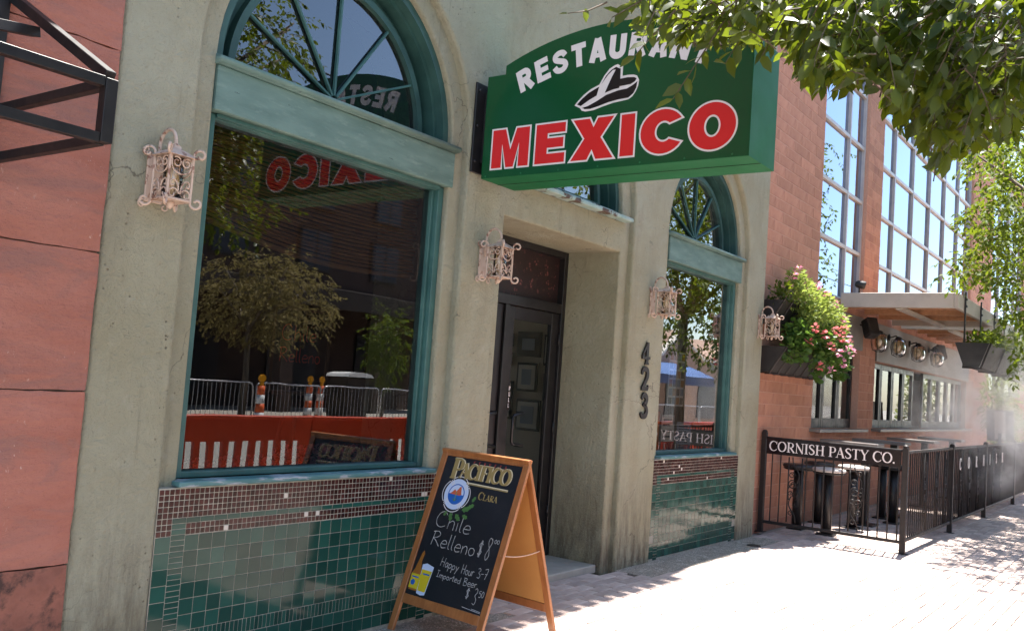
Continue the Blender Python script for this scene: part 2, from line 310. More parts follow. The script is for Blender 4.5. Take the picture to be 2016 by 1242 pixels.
class MB:
    def __init__(s): s.v = []; s.f = []
    def add(s, vs, fs):
        o = len(s.v); s.v += [tuple(p) for p in vs]; s.f += [tuple(i + o for i in f) for f in fs]; return s
    def box(s, x0, x1, y0, y1, z0, z1, c=.003):
        h = (abs(x1 - x0) / 2, abs(y1 - y0) / 2, abs(z1 - z0) / 2)
        return s.add(*chbox(((x0 + x1) / 2, (y0 + y1) / 2, (z0 + z1) / 2), (EX, EY, EZ), h, min(c, min(h) * .45)))
    def bar(s, a, b, wd, th, up=EZ, c=.002):
        a, b = Vector(a), Vector(b); d = (b - a); L = d.length; d.normalize()
        side = d.cross(Vector(up))
        if side.length < 1e-4: side = d.cross(EX)
        side.normalize(); u = side.cross(d)
        return s.add(*chbox((a + b) / 2, (d, side, u), (L / 2, wd / 2, th / 2), min(c, wd * .3, th * .3)))
    def tube(s, pts, r, n=6, closed=False, cap=True):
        pts = [Vector(p) for p in pts]; m = len(pts); vs, fs = [], []
        rr = r if isinstance(r, (list, tuple)) else [r] * m
        up = None
        for i, p in enumerate(pts):
            if closed: d = pts[(i + 1) % m] - pts[i - 1]
            else: d = pts[min(i + 1, m - 1)] - pts[max(i - 1, 0)]
            if d.length < 1e-9: d = Vector((0, 0, 1))
            d.normalize()
            if up is None:
                up = d.cross(EZ)
                if up.length < .05: up = d.cross(EX)
            up = (up - d * up.dot(d)).normalized(); sd = d.cross(up)
            for k in range(n):
                a = 2 * PI * k / n; vs.append(p + (up * math.cos(a) + sd * math.sin(a)) * rr[i])
        for i in range(m if closed else m - 1):
            j = (i + 1) % m
            for k in range(n): fs.append((i * n + k, i * n + (k + 1) % n, j * n + (k + 1) % n, j * n + k))
        if cap and not closed: fs += [tuple(range(n))[::-1], tuple((m - 1) * n + k for k in range(n))]
        return s.add(vs, fs)
    def lathe(s, prof, c=(0, 0, 0), n=16, ax=EZ):
        ax = Vector(ax).normalized(); u = ax.cross(EX)
        if u.length < .1: u = ax.cross(EY)
        u.normalize(); v = ax.cross(u); c = Vector(c); vs, fs = [], []
        for r, z in prof:
            for k in range(n):
                a = 2 * PI * k / n; vs.append(c + ax * z + (u * math.cos(a) + v * math.sin(a)) * max(r, 1e-4))
        for i in range(len(prof) - 1):
            for k in range(n): fs.append((i * n + k, i * n + (k + 1) % n, (i + 1) * n + (k + 1) % n, (i + 1) * n + k))
        fs += [tuple(range(n))[::-1], tuple((len(prof) - 1) * n + k for k in range(n))]
        return s.add(vs, fs)
    def prism(s, poly, fr, d0, d1):
        """fr = (origin, U, V, N): extrude a 2-D polygon along N from d0 to d1"""
        O, U, V, Nn = fr; p = ccw(poly); n = len(p)
        vs = [O + U * a + V * b + Nn * d0 for a, b in p] + [O + U * a + V * b + Nn * d1 for a, b in p]
        fs = [tuple(range(n))[::-1], tuple(range(n, 2 * n))] + [(i, (i + 1) % n, n + (i + 1) % n, n + i) for i in range(n)]
        return s.add(vs, fs)
    def flat(s, poly, fr, h):
        O, U, V, Nn = fr; p = ccw(poly)
        return s.add([O + U * a + V * b + Nn * h for a, b in p], [tuple(range(len(p)))])
    def ring(s, po, pi, fr, h):
        O, U, V, Nn = fr; n = len(po)
        vs = [O + U * a + V * b + Nn * h for a, b in list(po) + list(pi)]
        return s.add(vs, [(i, (i + 1) % n, n + (i + 1) % n, n + i) for i in range(n)])
    def ribbon(s, pts, wd, fr, h, thick=0.):
        O, U, V, Nn = fr; m = len(pts); ww = wd if isinstance(wd, (list, tuple)) else [wd] * m
        L, R = [], []
        for i in range(m):
            a, b, c = Vector(pts[max(i - 1, 0)]), Vector(pts[i]), Vector(pts[min(i + 1, m - 1)])
            e1 = (b - a) if i else (c - b); e2 = (c - b) if i < m - 1 else (b - a)
            if e1.length < 1e-9: e1 = e2
            if e2.length < 1e-9: e2 = e1
            e1 = e1.normalized(); e2 = e2.normalized()
            n = Vector((-e1.y - e2.y, e1.x + e2.x)); k = n.length_squared
            n = n * (2 / k) if k > .3 else Vector((-e1.y, e1.x))
            L.append(b + n * ww[i] / 2); R.append(b - n * ww[i] / 2)
        P = lambda q, hh: O + U * q.x + V * q.y + Nn * hh
        vs = [P(q, h) for q in L] + [P(q, h) for q in R]
        fs = [(i, m + i, m + i + 1, i + 1) for i in range(m - 1)]
        if thick:
            o = len(vs); vs += [P(q, h - thick) for q in L] + [P(q, h - thick) for q in R]
            for i in range(m - 1):
                fs += [(i, i + 1, o + i + 1, o + i), (m + i + 1, m + i, o + m + i, o + m + i + 1)]
            fs += [(0, o, o + m, m), (m - 1, 2 * m - 1, o + 2 * m - 1, o + m - 1)]
        return s.add(vs, fs)
    def mesh(s, name, mt, smooth=False):
        me = bpy.data.meshes.new(name); me.from_pydata(s.v, [], s.f); me.materials.append(MT[mt])
        if smooth: me.polygons.foreach_set('use_smooth', [True] * len(me.polygons))
        me.update(); return me
    def build(s, name, mt, parent=None, smooth=False):
        return link(name, s.mesh(name, mt, smooth), parent)
def link(name, me, parent=None, loc=None):
    o = bpy.data.objects.new(name, me); COL.objects.link(o)
    if parent is not None:
        o.parent = parent
        if parent.type == 'EMPTY': o.matrix_parent_inverse = Matrix.Translation(-Vector(parent.location))
    if loc is not None: o.location = loc
    return o
def tag(o, label=None, cat=None, group=None, kind=None):
    for k, v in (('label', label), ('category', cat), ('group', group), ('kind', kind)):
        if v: o[k] = v
    return o
def thing(name, label, cat, loc=(0, 0, 0), group=None):
    o = bpy.data.objects.new(name, None); COL.objects.link(o); o.location = loc; o.empty_display_size = .2
    return tag(o, label, cat, group)
def dup(root, delta, label, rz=0.):
    """copy a thing with its parts and sub-parts and shift it"""
    r = root.copy(); COL.objects.link(r); r.location = Vector(root.location) + Vector(delta); r['label'] = label
    r.rotation_euler.z = root.rotation_euler.z + rz
    def rec(src, dst):
        for ch in list(src.children):
            inv = ch.matrix_parent_inverse.copy(); c = ch.copy(); COL.objects.link(c); c.parent = dst; c.matrix_parent_inverse = inv; rec(ch, c)
    rec(root, r); return r
def archpoly(x0, x1, z0, zs, n=28):
    r = (x1 - x0) / 2; cx = (x0 + x1) / 2
    return [(x0, z0), (x1, z0)] + arc(cx, zs, r, r, 0, 180, n)
def slab(mb, outer, holes, y0, y1, r=.012, back=True, seg=4):
    """wall sheet in the x-z plane, front at y0 (facing -y), rounded arrises"""
    loops = [(ccw(outer), -1)] + [(ccw(h), 1) for h in holes]
    fl = [[Vector((p[0], p[1], 0)) for p in offset(l, s * r)] for l, s in loops]
    tri = tessellate_polygon(fl); flat = [v for l in fl for v in l]
    mb.add([(v.x, y0, v.y) for v in flat], tri)
    if back:
        fb = [[Vector((p[0], p[1], 0)) for p in l] for l, s in loops]
        mb.add([(v.x, y1, v.y) for l in fb for v in l], tessellate_polygon(fb))
    for l, s in loops:
        n = len(l); vs = []
        for k in range(seg + 1):
            a = k / seg * PI / 2
            vs += [(p[0], y0 + r * (1 - math.cos(a)), p[1]) for p in offset(l, s * r * (1 - math.sin(a)))]
        vs += [(p[0], y1, p[1]) for p in l]
        fs = []
        for k in range(seg + 1):
            for i in range(n):
                q = (k * n + i, k * n + (i + 1) % n, (k + 1) * n + (i + 1) % n, (k + 1) * n + i)
                fs.append(q if s < 0 else q[::-1])
        mb.add(vs, fs)
    return mb
def scroll(c, u, v, r0, turns, a0, n=22, hand=1):
    """flat spiral from radius r0 inwards; u, v span its plane"""
    c, u, v = Vector(c), Vector(u), Vector(v); out = []
    for i in range(n + 1):
        t = i / n; a = a0 + hand * turns * 2 * PI * t; r = r0 * (1 - .68 * t)
        out.append(c + u * (r * math.cos(a)) + v * (r * math.sin(a)))
    return out
def instances(name, mt, tmpl, xf, parent=None, smooth=False):
    """one mesh from a small template and a list of 4x4 matrices"""
    tv, tf = tmpl; mb = MB(); k = len(tv)
    V, Fc = [], []
    for i, m in enumerate(xf):
        V += [tuple(m @ Vector(p)) for p in tv]; o = i * k
        Fc += [tuple(j + o for j in f) for f in tf]
    mb.v, mb.f = V, Fc
    return mb.build(name, mt, parent, smooth)
# ---------------------------------------------------------------- ground
def sheet(name, x0, x1, y0, y1, z, mt):
    mb = MB(); mb.add([(x0, y0, z), (x1, y0, z), (x1, y1, z), (x0, y1, z)], [(0, 1, 2, 3)])
    return tag(mb.build(name, mt), kind='structure')
sheet('ground', -400, 600, -500, 500, -.16, 'concrete')
sheet('road', -60, 160, -13.7, -5.25, -.13, 'asphalt')
walk = MB(); walk.box(-10, 60, -5.1, .9, -.3, -.035, .0); sidewalk = tag(walk.build('sidewalk', 'paver_bed'), kind='structure')
kb = MB(); kb.box(-10, 60, -5.25, -5.1, -.3, .004, .02); tag(kb.build('kerb', 'kerb'), kind='structure')
kb = MB(); kb.box(-60, 160, -13.85, -13.7, -.3, .004, .02); tag(kb.build('far_kerb', 'kerb'), kind='structure')
wk = MB(); wk.box(-60, 160, -34, -13.85, -.3, .0, 0); tag(wk.build('far_sidewalk', 'concrete'), kind='structure')
# brick pavers, running bond along the wall; the aggregate strips lie beside the wall
PL, PW, GAP = .225, .11, .006
strips = [(2.3, 5.3), (7.32, 10.6)]
def in_strip(x, y): return y > -.34 and any(a < x < b for a, b in strips)
pv, pf = chbox((0, 0, 0), (EX, EY, EZ), ((PL - GAP) / 2, (PW - GAP) / 2, .02), .005)
pav_me = MB().add(pv, pf).mesh('paver', 'paver')
cand = []
j = 0; y = .04
while y > -5.05:
    x = 2.4 + (PL / 2 if j % 2 else 0)
    while x < 30:
        if not in_strip(x, y) and not (y > .0 and not (5.42 < x < 7.12)) and y < .0 + .05:
            px, py, dz = proj((x, y, 0)) if (Vector((x, y, 0)) - CAM).dot(CF) > .5 else (0, 9999, 1)
            vis = -30 < px < 2046 and py < 1290
            cand.append((dz if vis else 99 + x, x, y, vis))
        x += PL
    y -= PW; j += 1
cand.sort()
rest = []
def pav_m(x, y):
    return Matrix.Translation((x, y, -.02 + random.uniform(-.0022, .0022))) @ Matrix.Rotation(random.gauss(0, .006), 4, 'X') @ Matrix.Rotation(random.gauss(0, .004), 4, 'Y') @ Matrix.Rotation(random.gauss(0, .004), 4, 'Z')
for i, (d, x, y, vis) in enumerate(cand):
    if i < 300:
        o = link('paver', pav_me, sidewalk); o.matrix_basis = pav_m(x, y)
    else: rest.append(pav_m(x, y))
tag(instances('paver_field', 'paver', (pv, pf), rest, sidewalk), kind='stuff')
for k, (a, b) in enumerate(strips):
    mb = MB(); mb.box(a, b, -.345, .058, -.03, -.002, .004); mb.build('aggregate_strip', 'aggregate', sidewalk)
ov = [(1, 0, 0), (-1, 0, 0), (0, 1, 0), (0, -1, 0), (0, 0, 1), (.6, .6, .5), (-.6, .6, .5), (.6, -.6, .5), (-.6, -.6, .5)]
of = [(0, 5, 7), (0, 2, 5), (2, 1, 6), (2, 6, 5), (1, 3, 8), (1, 8, 6), (3, 0, 7), (3, 7, 8), (4, 5, 6), (4, 6, 8), (4, 8, 7), (4, 7, 5), ]
xf = []
for a, b in strips:
    for i in range(int(2600 * (b - a))):
        s = random.uniform(.003, .0085)
        xf.append(Matrix.Translation((random.uniform(a, b), random.uniform(-.34, .02), -.003)) @ Matrix.Rotation(random.uniform(0, 6), 4, 'Z') @ Matrix.Diagonal((s, s * random.uniform(.6, 1), s * .6, 1)))
tag(instances('pebbles', 'pebble', (ov, of), xf, sidewalk), kind='stuff')
# painted / sunk iron cover on the pavement
mb = MB(); mb.lathe([(.075, -.02), (.075, .003), (.07, .006), (.0, .006)], (9.9, -.27, 0), 20)
tag(mb.build('valve_cover', 'rusty_steel'), 'small dark round iron valve cover set in the pavement', 'valve cover')

# ---------------------------------------------------------------- restaurant building
rb = thing('restaurant_building', 'beige stucco restaurant building with teal arched windows and a recessed doorway', 'building', (6.4, 0, 0))
BX0, BX1, BH = 2.27, 10.55, 8.0
bays = [(2.70, 4.86), (5.27, 7.29), (7.95, 10.03)]
ins = [(2.83, 4.74), (5.41, 7.14), (8.09, 9.90)]
mb = MB()
outer = [(BX0, -.3), (BX1, -.3), (BX1, BH), (BX0, BH)]
slab(mb, outer, [archpoly(a, b, -.2, 3.19) for a, b in bays], 0, .06, .022, back=False)
slab(mb, [(BX0 + .01, -.3), (BX1 - .004, -.3), (BX1 - .004, BH - .01), (BX0 + .01, BH - .01)],
     [archpoly(*ins[0], .90, 3.19), [(5.40, -.2), (7.15, -.2), (7.15, 2.815), (5.40, 2.815)], archpoly(*ins[1], 3.09, 3.19), archpoly(*ins[2], .90, 3.19)], .06, .70, .016)
wall = mb.build('stucco_wall', 'stucco', rb)
mb = MB(); mb.box(10.40, 10.54, .705, 7, -.3, BH - .02, .01); mb.box(2.28, 2.42, .705, 7, -.3, BH - .02, .01); mb.box(2.43, 5.37, 6.9, 7, -.3, BH - .02); mb.box(7.9, 10.39, 6.9, 7, -.3, BH - .02); mb.box(5.371, 7.899, 6.9, 7, 2.6, BH - .02); mb.box(2.3, 10.53, .02, 7, BH - .015, BH + .1)  # gap in the rear wall behind the hall, added to let daylight in
mb.build('rear_walls', 'stucco', rb)
mb = MB()
x = 2.3
while x < 10.6:
    n = 8; pts = [(x + .105 * math.cos(PI * k / n), BH + .10 + .105 * math.sin(PI * k / n)) for k in range(n + 1)]
    mb.prism(pts, (Vector((0, -.10, 0)), EX, EZ, EY), 0, .5); x += .235
mb.build('roof_tiles', 'clay_tile', rb)
# interior: rooms behind the glass
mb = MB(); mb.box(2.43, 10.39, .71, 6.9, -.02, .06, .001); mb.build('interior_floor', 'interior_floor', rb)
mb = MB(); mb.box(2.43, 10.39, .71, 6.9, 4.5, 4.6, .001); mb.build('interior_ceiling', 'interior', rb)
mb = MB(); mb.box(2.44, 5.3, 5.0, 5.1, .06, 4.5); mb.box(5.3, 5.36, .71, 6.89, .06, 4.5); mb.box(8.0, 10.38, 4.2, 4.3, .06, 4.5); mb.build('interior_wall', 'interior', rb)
mb = MB(); mb.box(7.90, 8.0, .71, 6.89, .06, 4.5); mb.box(5.37, 7.89, 4.6, 4.7, 2.6, 4.5); mb.build('hall_wall', 'hall_wall', rb)  # hall end left open below the header, an added way in for daylight

def arch_window(i, low=True):
    x0, x1 = ins[i]; cx = (x0 + x1) / 2; R = (x1 - x0) / 2; zs = 3.19
    # fanlight: two stepped arch rings, pane, sunburst of five bars
    def archring(mbb, ro, ri, y0, y1, zb):
        po = [(cx + ro, zb)] + arc(cx, zs, ro, ro, 0, 180, 36) + [(cx - ro, zb)]
        pi = [(cx + ri, zb)] + arc(cx, zs, ri, ri, 0, 180, 36) + [(cx - ri, zb)]
        n = len(po); vs = []
        for y in (y0, y1): vs += [(a, y, b) for a, b in po] + [(a, y, b) for a, b in pi]
        fs = []
        for k in range(n - 1):
            fs += [(k, k + 1, n + k + 1, n + k), (n + k, n + k + 1, 3 * n + k + 1, 3 * n + k), (k + 1, k, 2 * n + k, 2 * n + k + 1)]
        mbb.add(vs, fs)
    zb = 3.175
    fl = MB(); archring(fl, R - .002, R - .055, .10, .30, zb); archring(fl, R - .056, R - .085, .165, .30, zb); archring(fl, R - .16, R - .205, .20, .27, zb); fl.box(cx - R + .2, cx + R - .2, .20, .27, zb, zb + .05)
    fan = fl.build('fanlight', 'fan_shaded_paint', rb)
    r2 = MB(); archring(r2, R - .086, R - .16, .262, .30, zb); r2.build('fanlight_panel', 'fan_shaded_paint', fan)
    pn = MB(); rp = R - .19; pp = [(cx - rp, zb), (cx + rp, zb)] + arc(cx, zs, rp, rp, 0, 180, 30)
    pn.flat(pp, (Vector((0, .237, 0)), EX, EZ, -EY), 0); pn.build('pane', 'window_glass', fan)
    for a in (28, 57, 90, 123, 152):
        d = Vector((math.cos(math.radians(a)), 0, math.sin(math.radians(a))))
        p0 = Vector((cx, .222, zb + .055)) + d * .03; b = MB(); b.bar(p0, Vector((cx, .222, zb + .0)) + d * (R - .2), .015, .022, EY)
        b.build('muntin', 'teal_sash', fan)
    if not low: return
    # beam between fanlight and display window
    b = MB(); b.box(x0 + .002, x1 + .03, .045, .30, 2.885, 3.125, .006)
    bm = b.build('transom_beam', 'teal_paint', rb)
    b = MB(); n = 7; pts = [(.03, 3.127), (-.005, 3.13)] + [(.0 - .028 * math.sin(PI * k / n), 3.15 - .02 * math.cos(PI * k / n)) for k in range(n + 1)] + [(.02, 3.178), (.3, 3.178), (.3, 3.127)]
    b.prism(pts, (Vector((x0 - .012, 0.03, 0)), EY, EZ, EX), 0, x1 - x0 + .055); b.build('beam_moulding', 'teal_paint', bm, True)
    # display window: frame, pane, sill
    f = MB(); z0, z1 = .985, 2.88
    f.box(x0 + .002, x0 + .05, .10, .22, z0, z1); f.box(x1 - .055, x1 - .002, .10, .22, z0, z1); f.box(x0 + .05, x1 - .055, .105, .22, z1 - .025, z1); f.box(x0 + .05, x1 - .055, .105, .22, z0, z0 + .03)
    f.box(x0 + .05, x1 - .055, .085, .104, z1 - .018, z1 + .004)
    f.box(x1 - .078, x1 - .056, .135, .22, z0 + .031, z1 - .026); f.box(x0 + .051, x0 + .066, .135, .22, z0 + .031, z1 - .026)
    dw = f.build('display_window', 'teal_sash', rb)
    p = MB(); p.flat([(x0 + .05, z0 + .02), (x1 - .065, z0 + .02), (x1 - .065, z1 - .015), (x0 + .05, z1 - .015)], (Vector((0, .165, 0)), EX, EZ, -EY), 0); p.build('pane', 'window_glass', dw)
    s = MB(); s.box(x0 - .03, x1 + .02, -.012, .098, .953, .982, .006); s.build('sill', 'sill_paint', dw)
arch_window(0); arch_window(1, False); arch_window(2)
mb = MB(); mb.box(5.42, 7.20, -.03, .099, 3.085, 3.12, .006); mb.box(5.45, 7.13, .10, .2, 3.121, 3.176, .004); mb.build('window_ledge', 'rust_white', rb)

# tiled bulkheads under the display windows
def tile_mesh(w, h, mt):
    v, f = chbox((0, 0, 0), (EX, EY, EZ), (w / 2 - .0017, .006, h / 2 - .0017), .0012)
    return MB().add(v, f).mesh('tile', mt)
def tile_panel(x0, x1):
    b = MB(); b.box(x0 + .003, x1 - .003, .0128, .06, -.1, .951, .001); pan = b.build('tile_panel', 'grout', rb)
    P = .0815; mp = .0289; zt = .945; cells = []
    mos = []
    def m_rect(xa, xb, za, zb):
        nx = round((xb - xa) / mp); nz = round((zb - za) / mp)
        for i in range(nx):
            for k in range(nz): mos.append((xa + (i + .5) * (xb - xa) / nx, za + (k + .5) * (zb - za) / nz))
    xa = x0 + .006; xm = xa + 3 * mp; xl = xm + P; xr = x1 - .006 - 3 * mp - P; nb = round((xr - xl) / P); pb = (xr - xl) / nb
    m_rect(xa, x1 - .006, zt - 5 * mp, zt)
    z1 = zt - 5 * mp; z2 = z1 - .028; z3 = z2 - 2 * mp - .002
    m_rect(xa, xm, z3, z1); m_rect(xr + P, x1 - .006, z3, z1); m_rect(xl, xr, z3 + .002, z2)
    for i in range(nb): cells.append((xl + (i + .5) * pb, (z1 + z2) / 2, pb, z1 - z2))
    rows = [z3 - k * .0795 for k in range(7)]
    for k in range(6):
        zc = (rows[k] + rows[k + 1]) / 2
        for i in range(nb): cells.append((xl + (i + .5) * pb, zc, pb, .0795))
        for xx in (xa, xr + P): cells.append((xx + 1.5 * mp, zc, 3 * mp, .0795))
    zs0 = rows[6]; zs1 = zs0 - .072
    for i in range(round((xr - xl) / .0272)):
        w_ = (xr - xl) / round((xr - xl) / .0272); cells.append((xl + (i + .5) * w_, (zs0 + zs1) / 2, w_, .072))
    zz = z1; n = round((z1 - .0) / .0272); hh = z1 / n
    for k in range(n):
        for xx in (xm, xr): cells.append((xx + P / 2, z1 - (k + .5) * hh, P, hh))
    for k in range(2):
        zc = zs1 - .0365 - k * .073
        for i in range(nb): cells.append((xl + (i + .5) * pb, zc, pb, .073))
        for xx in (xa, xr + P): cells.append((xx + 1.5 * mp, zc + .0, 3 * mp, .073))
    cache = {}
    cells.sort(key=lambda c: -c[2] * c[3])
    xs = []
    for i, (cx, cz, w_, h_) in enumerate(cells):
        k = (round(w_, 4), round(h_, 4))
        if i < 300:
            if k not in cache: cache[k] = tile_mesh(w_, h_, 'green_tile')
            o = link('tile', cache[k], pan)
            o.matrix_basis = Matrix.Translation((cx, .0165 + random.uniform(-.0006, .0006), cz)) @ Matrix.Rotation(random.gauss(0, .0045), 4, 'X') @ Matrix.Rotation(random.gauss(0, .0045), 4, 'Z')
        else: xs.append((cx, cz, w_, h_))
    if xs:
        q = MB()
        for cx, cz, w_, h_ in xs: q.add(*chbox((cx, .0165, cz), (EX, EY, EZ), (w_ / 2 - .0017, .006, h_ / 2 - .0017), .0012))
        tag(q.build('border_tiles', 'green_tile', pan), kind='stuff')
    chips = set(random.sample(range(len(mos)), 7)); q = MB(); wq = MB()
    for i, (a, c) in enumerate(mos):
        (wq if i in chips else q).add(*chbox((a, .0165 + random.uniform(-.001, .001), c), (EX, EY, EZ), (mp / 2 - .0017, .006, mp / 2 - .0017), .002))
    tag(q.build('mosaic_tiles', 'maroon_tile', pan), kind='stuff'); tag(wq.build('chipped_mosaic_tiles', 'white_chip', pan), kind='stuff')
tile_panel(*bays[0]); tile_panel(*bays[2])

# doorway: step, door, transom with floral cloth
mb = MB(); mb.box(5.405, 7.145, .10, .70, -.02, .052, .008); mb.build('door_step', 'concrete', rb)
mb = MB(); mb.box(5.402, 5.46, .60, .70, .053, 2.813); mb.box(7.09, 7.148, .60, .70, .053, 2.813); mb.box(5.461, 7.089, .60, .70, 2.755, 2.813); mb.box(5.461, 7.089, .60, .70, 2.245, 2.33); mb.box(6.23, 6.28, .60, .70, .053, 2.244)
df = mb.build('door_frame', 'door_paint', rb)
mb = MB(); mb.flat([(5.46, 2.33), (7.09, 2.33), (7.09, 2.755), (5.46, 2.755)], (Vector((0, .66, 0)), EX, EZ, -EY), 0); mb.build('floral_transom', 'floral', df)
for k, (xa, xb) in enumerate(((5.465, 6.226), (6.285, 7.086))):
    m = MB(); ya, yb = .625, .67
    m.box(xa, xa + .11, ya, yb, .06, 2.24); m.box(xb - .11, xb, ya, yb, .06, 2.24); m.box(xa + .11, xb - .11, ya, yb, 2.13, 2.24); m.box(xa + .11, xb - .11, ya, yb, .06, .30)
    d = m.build('door', 'door_paint', rb)
    g = MB(); g.flat([(xa + .1, .29), (xb - .1, .29), (xb - .1, 2.14), (xa + .1, 2.14)], (Vector((0, .648, 0)), EX, EZ, -EY), 0); g.build('pane', 'patio_glass', d)
    hx = xa + .17 if k else xb - .17
    h = MB(); h.tube([(hx + .07, .622, 1.33), (hx + .07, .555, 1.33), (hx + .055, .545, 1.33), (hx - .08, .545, 1.31), (hx - .095, .545, 1.29), (hx - .095, .545, 1.09), (hx - .08, .545, 1.07), (hx + .07, .545, 1.05), (hx + .07, .56, 1.05), (hx + .07, .622, 1.05)], .013, 8)
    h.build('handle', 'handle_steel', d, True)
    if k:
        pl = MB(); pl.box(hx - .085, hx - .05, .620, .6245, 1.35, 1.57, .001); pp = pl.build('push_plate', 'vinyl_black', d)
        tx = MB()
        for q, ch in enumerate('PULL'):
            for (pts_, w_) in {'P': [([(.1, 0), (.1, 1)], .2), ([(.1, .9), (.6, .9), (.6, .5), (.1, .5)], .18)], 'U': [([(.1, 1), (.1, .1), (.6, .1), (.6, 1)], .19)], 'L': [([(.1, 1), (.1, .1), (.6, .1)], .19)]}[ch]:
                tx.ribbon([(a * .026, b * .036) for a, b in pts_], w_ * .03, (Vector((hx - .0775, .6195, 1.515 - q * .048)), EX, EZ, -EY), .0004 + .0001 * len(tx.f) * .1)
        tx.build('lettering', 'vinyl_white', pp)
        for z in (.45, 1.2, 2.0):
            hg = MB(); hg.tube([(xb + .004, .612, z - .05), (xb + .004, .612, z + .05)], .012, 8); hg.build('hinge', 'door_paint', d, True)

# ---------------------------------------------------------------- neighbouring sandstone building (left)
sb = thing('sandstone_building', 'red sandstone block wall of the building left of the restaurant', 'building', (0, 0, 0))
mb = MB(); mb.box(-7, 2.262, .012, 5, -.3, 9, .002); mb.build('joint_wall', 'joint', sb)
zj = [-.1, .645, 1.413, 2.045, 2.99, 3.75, 4.6, 5.4, 6.2, 7.0, 7.8]
def rough_block(x0, x1, z0, z1, mt):
    bm = bmesh.new(); nx, nz = 14, 10; vs = {}
    rnd = random.Random(int(x0 * 100 + z0 * 1000))
    for i in range(nx + 1):
        for k in range(nz + 1):
            e = min(i, nx - i, k, nz - k)
            u = i / nx; v = k / nz; x = x0 + (x1 - x0) * u; z = z0 + (z1 - z0) * v
            y = -.02 + (.0 if e > 0 else .006) + rnd.uniform(-.0010, .0010)
            if e == 0: x += rnd.uniform(-.004, .003); z += rnd.uniform(-.0035, .0035)
            vs[i, k] = bm.verts.new((x, y, z))
    for i in range(nx):
        for k in range(nz): bm.faces.new((vs[i, k], vs[i + 1, k], vs[i + 1, k + 1], vs[i, k + 1]))
    ed = [e for e in bm.edges if e.is_boundary]
    r = bmesh.ops.extrude_edge_only(bm, edges=ed)
    for v in r['geom']:
        if isinstance(v, bmesh.types.BMVert): v.co.y = .03
    me = bpy.data.meshes.new('stone'); bm.to_mesh(me); bm.free(); me.materials.append(MT[mt]); return me
for k in range(len(zj) - 1):
    x = 2.262; wds = [.92, 1.05, .98]
    for wd in (wds if k % 2 else wds[::-1]):
        link('stone', rough_block(x - wd + .003, x - .002, zj[k] + .003, zj[k + 1] - .004, 'sandstone_dirty' if k == 0 else 'sandstone'), sb)
        x -= wd + .004
# steel projecting frame with struts on it
fr = thing('steel_bracket', 'black square-tube steel bracket frame projecting from the red sandstone wall', 'bracket', (1.757, 0, 2.37))
c1, c2 = Vector((1.757, -.85, 2.568)), Vector((1.757, -.85, 2.362))
def sb_bar(a, b, w_=.037, nm='strut'):
    m = MB(); m.bar(a, b, w_, w_); return m.build(nm, 'bracket_steel', fr)
sb_bar(c1 + Vector((0, 0, .014)), c2 - Vector((0, 0, .014)), .046, 'corner_post'); sb_bar(c1 - Vector((.024, 0, 0)), (.45, -.85, 2.568)); sb_bar(c2 - Vector((.024, 0, 0)), (.45, -.85, 2.362))
sb_bar(c1 + Vector((0, .024, 0)), (1.757, -.02, 2.568)); sb_bar(c2 + Vector((0, .024, 0)), (1.757, -.02, 2.362)); sb_bar(c1 + Vector((0, .0, .026)), (1.757, -.02, 3.055), .04, 'diagonal_strut'); sb_bar((1.738, -.30, 2.846), (.62, -1.0, 2.5), .04, 'diagonal_strut')
m = MB(); m.box(1.66, 1.745, -.045, -.022, 2.30, 3.12); m.build('wall_plate', 'black_steel', fr)

# ---------------------------------------------------------------- brick building (right)
bb = thing('brick_building', 'red brick office building with tall mirrored windows behind the patio', 'building', (18, .15, 0))
YB = .15; HB = 8.8
ops = [[(12.93, 1.2), (15.2, 1.2), (15.2, 2.47), (12.93, 2.47)], [(16.1, 1.2), (24.3, 1.2), (24.3, 2.36), (16.1, 2.36)],
       [(12.93, 3.18), (15.2, 3.18), (15.2, 8.36), (12.93, 8.36)], [(16.1, 3.18), (24.4, 3.18), (24.4, 8.36), (16.1, 8.36)], [(27.4, 2.2), (33.4, 2.2), (33.4, 8.36), (27.4, 8.36)]]
mb = MB(); slab(mb, [(10.555, -.3), (60, -.3), (60, HB), (10.555, HB)], ops, YB - .0028, YB + .35, .002, back=True, seg=1)
mb.box(10.56, 60, YB + .36, 14, HB - .1, HB, .001); mb.box(10.56, 60, 13.9, 14, -.3, HB - .11, .001); mb.box(10.56, 10.7, YB + .36, 13.9, -.3, HB - .11, .001)
bw = mb.build('brick_wall', 'mortar', bb)
mb = MB(); mb.box(10.71, 59, 4.5, 4.6, -.2, HB - .12); mb.box(10.71, 59, YB + .37, 4.4, 2.75, 2.85, .001); mb.build('interior_wall', 'interior', bb)
BHt, BL = .1445, .58
def brick_mesh(L):
    v, f = chbox((0, 0, 0), (EX, EY, EZ), (L / 2 - .005, .007, BHt / 2 - .0052), .002); return (v, f)
bcache = {}; brs = []
k = 0; z = -.05
while z + BHt < HB + .01:
    off = (BL / 2 if k % 2 else 0); cuts = [10.56]; x = 10.56 + off
    if off: cuts.append(x)
    while x < 40: x += BL; cuts.append(x)
    ed = set(cuts)
    act = [o for o in ops if o[0][1] < z + BHt * .6 and o[2][1] > z + BHt * .4]
    for o in act: ed |= {o[0][0], o[1][0]}
    ed = sorted(ed)
    for a, b in zip(ed[:-1], ed[1:]):
        c = (a + b) / 2
        if b - a < .04 or any(o[0][0] < c < o[1][0] for o in act): continue
        brs.append((a, b, z + BHt / 2))
    z += BHt; k += 1
def bvis(q):
    px, py, dz = proj(((q[0] + q[1]) / 2, YB, q[2])); return (1480 < px < 2030 and -20 < py < 1060 and q[2] > .1), dz
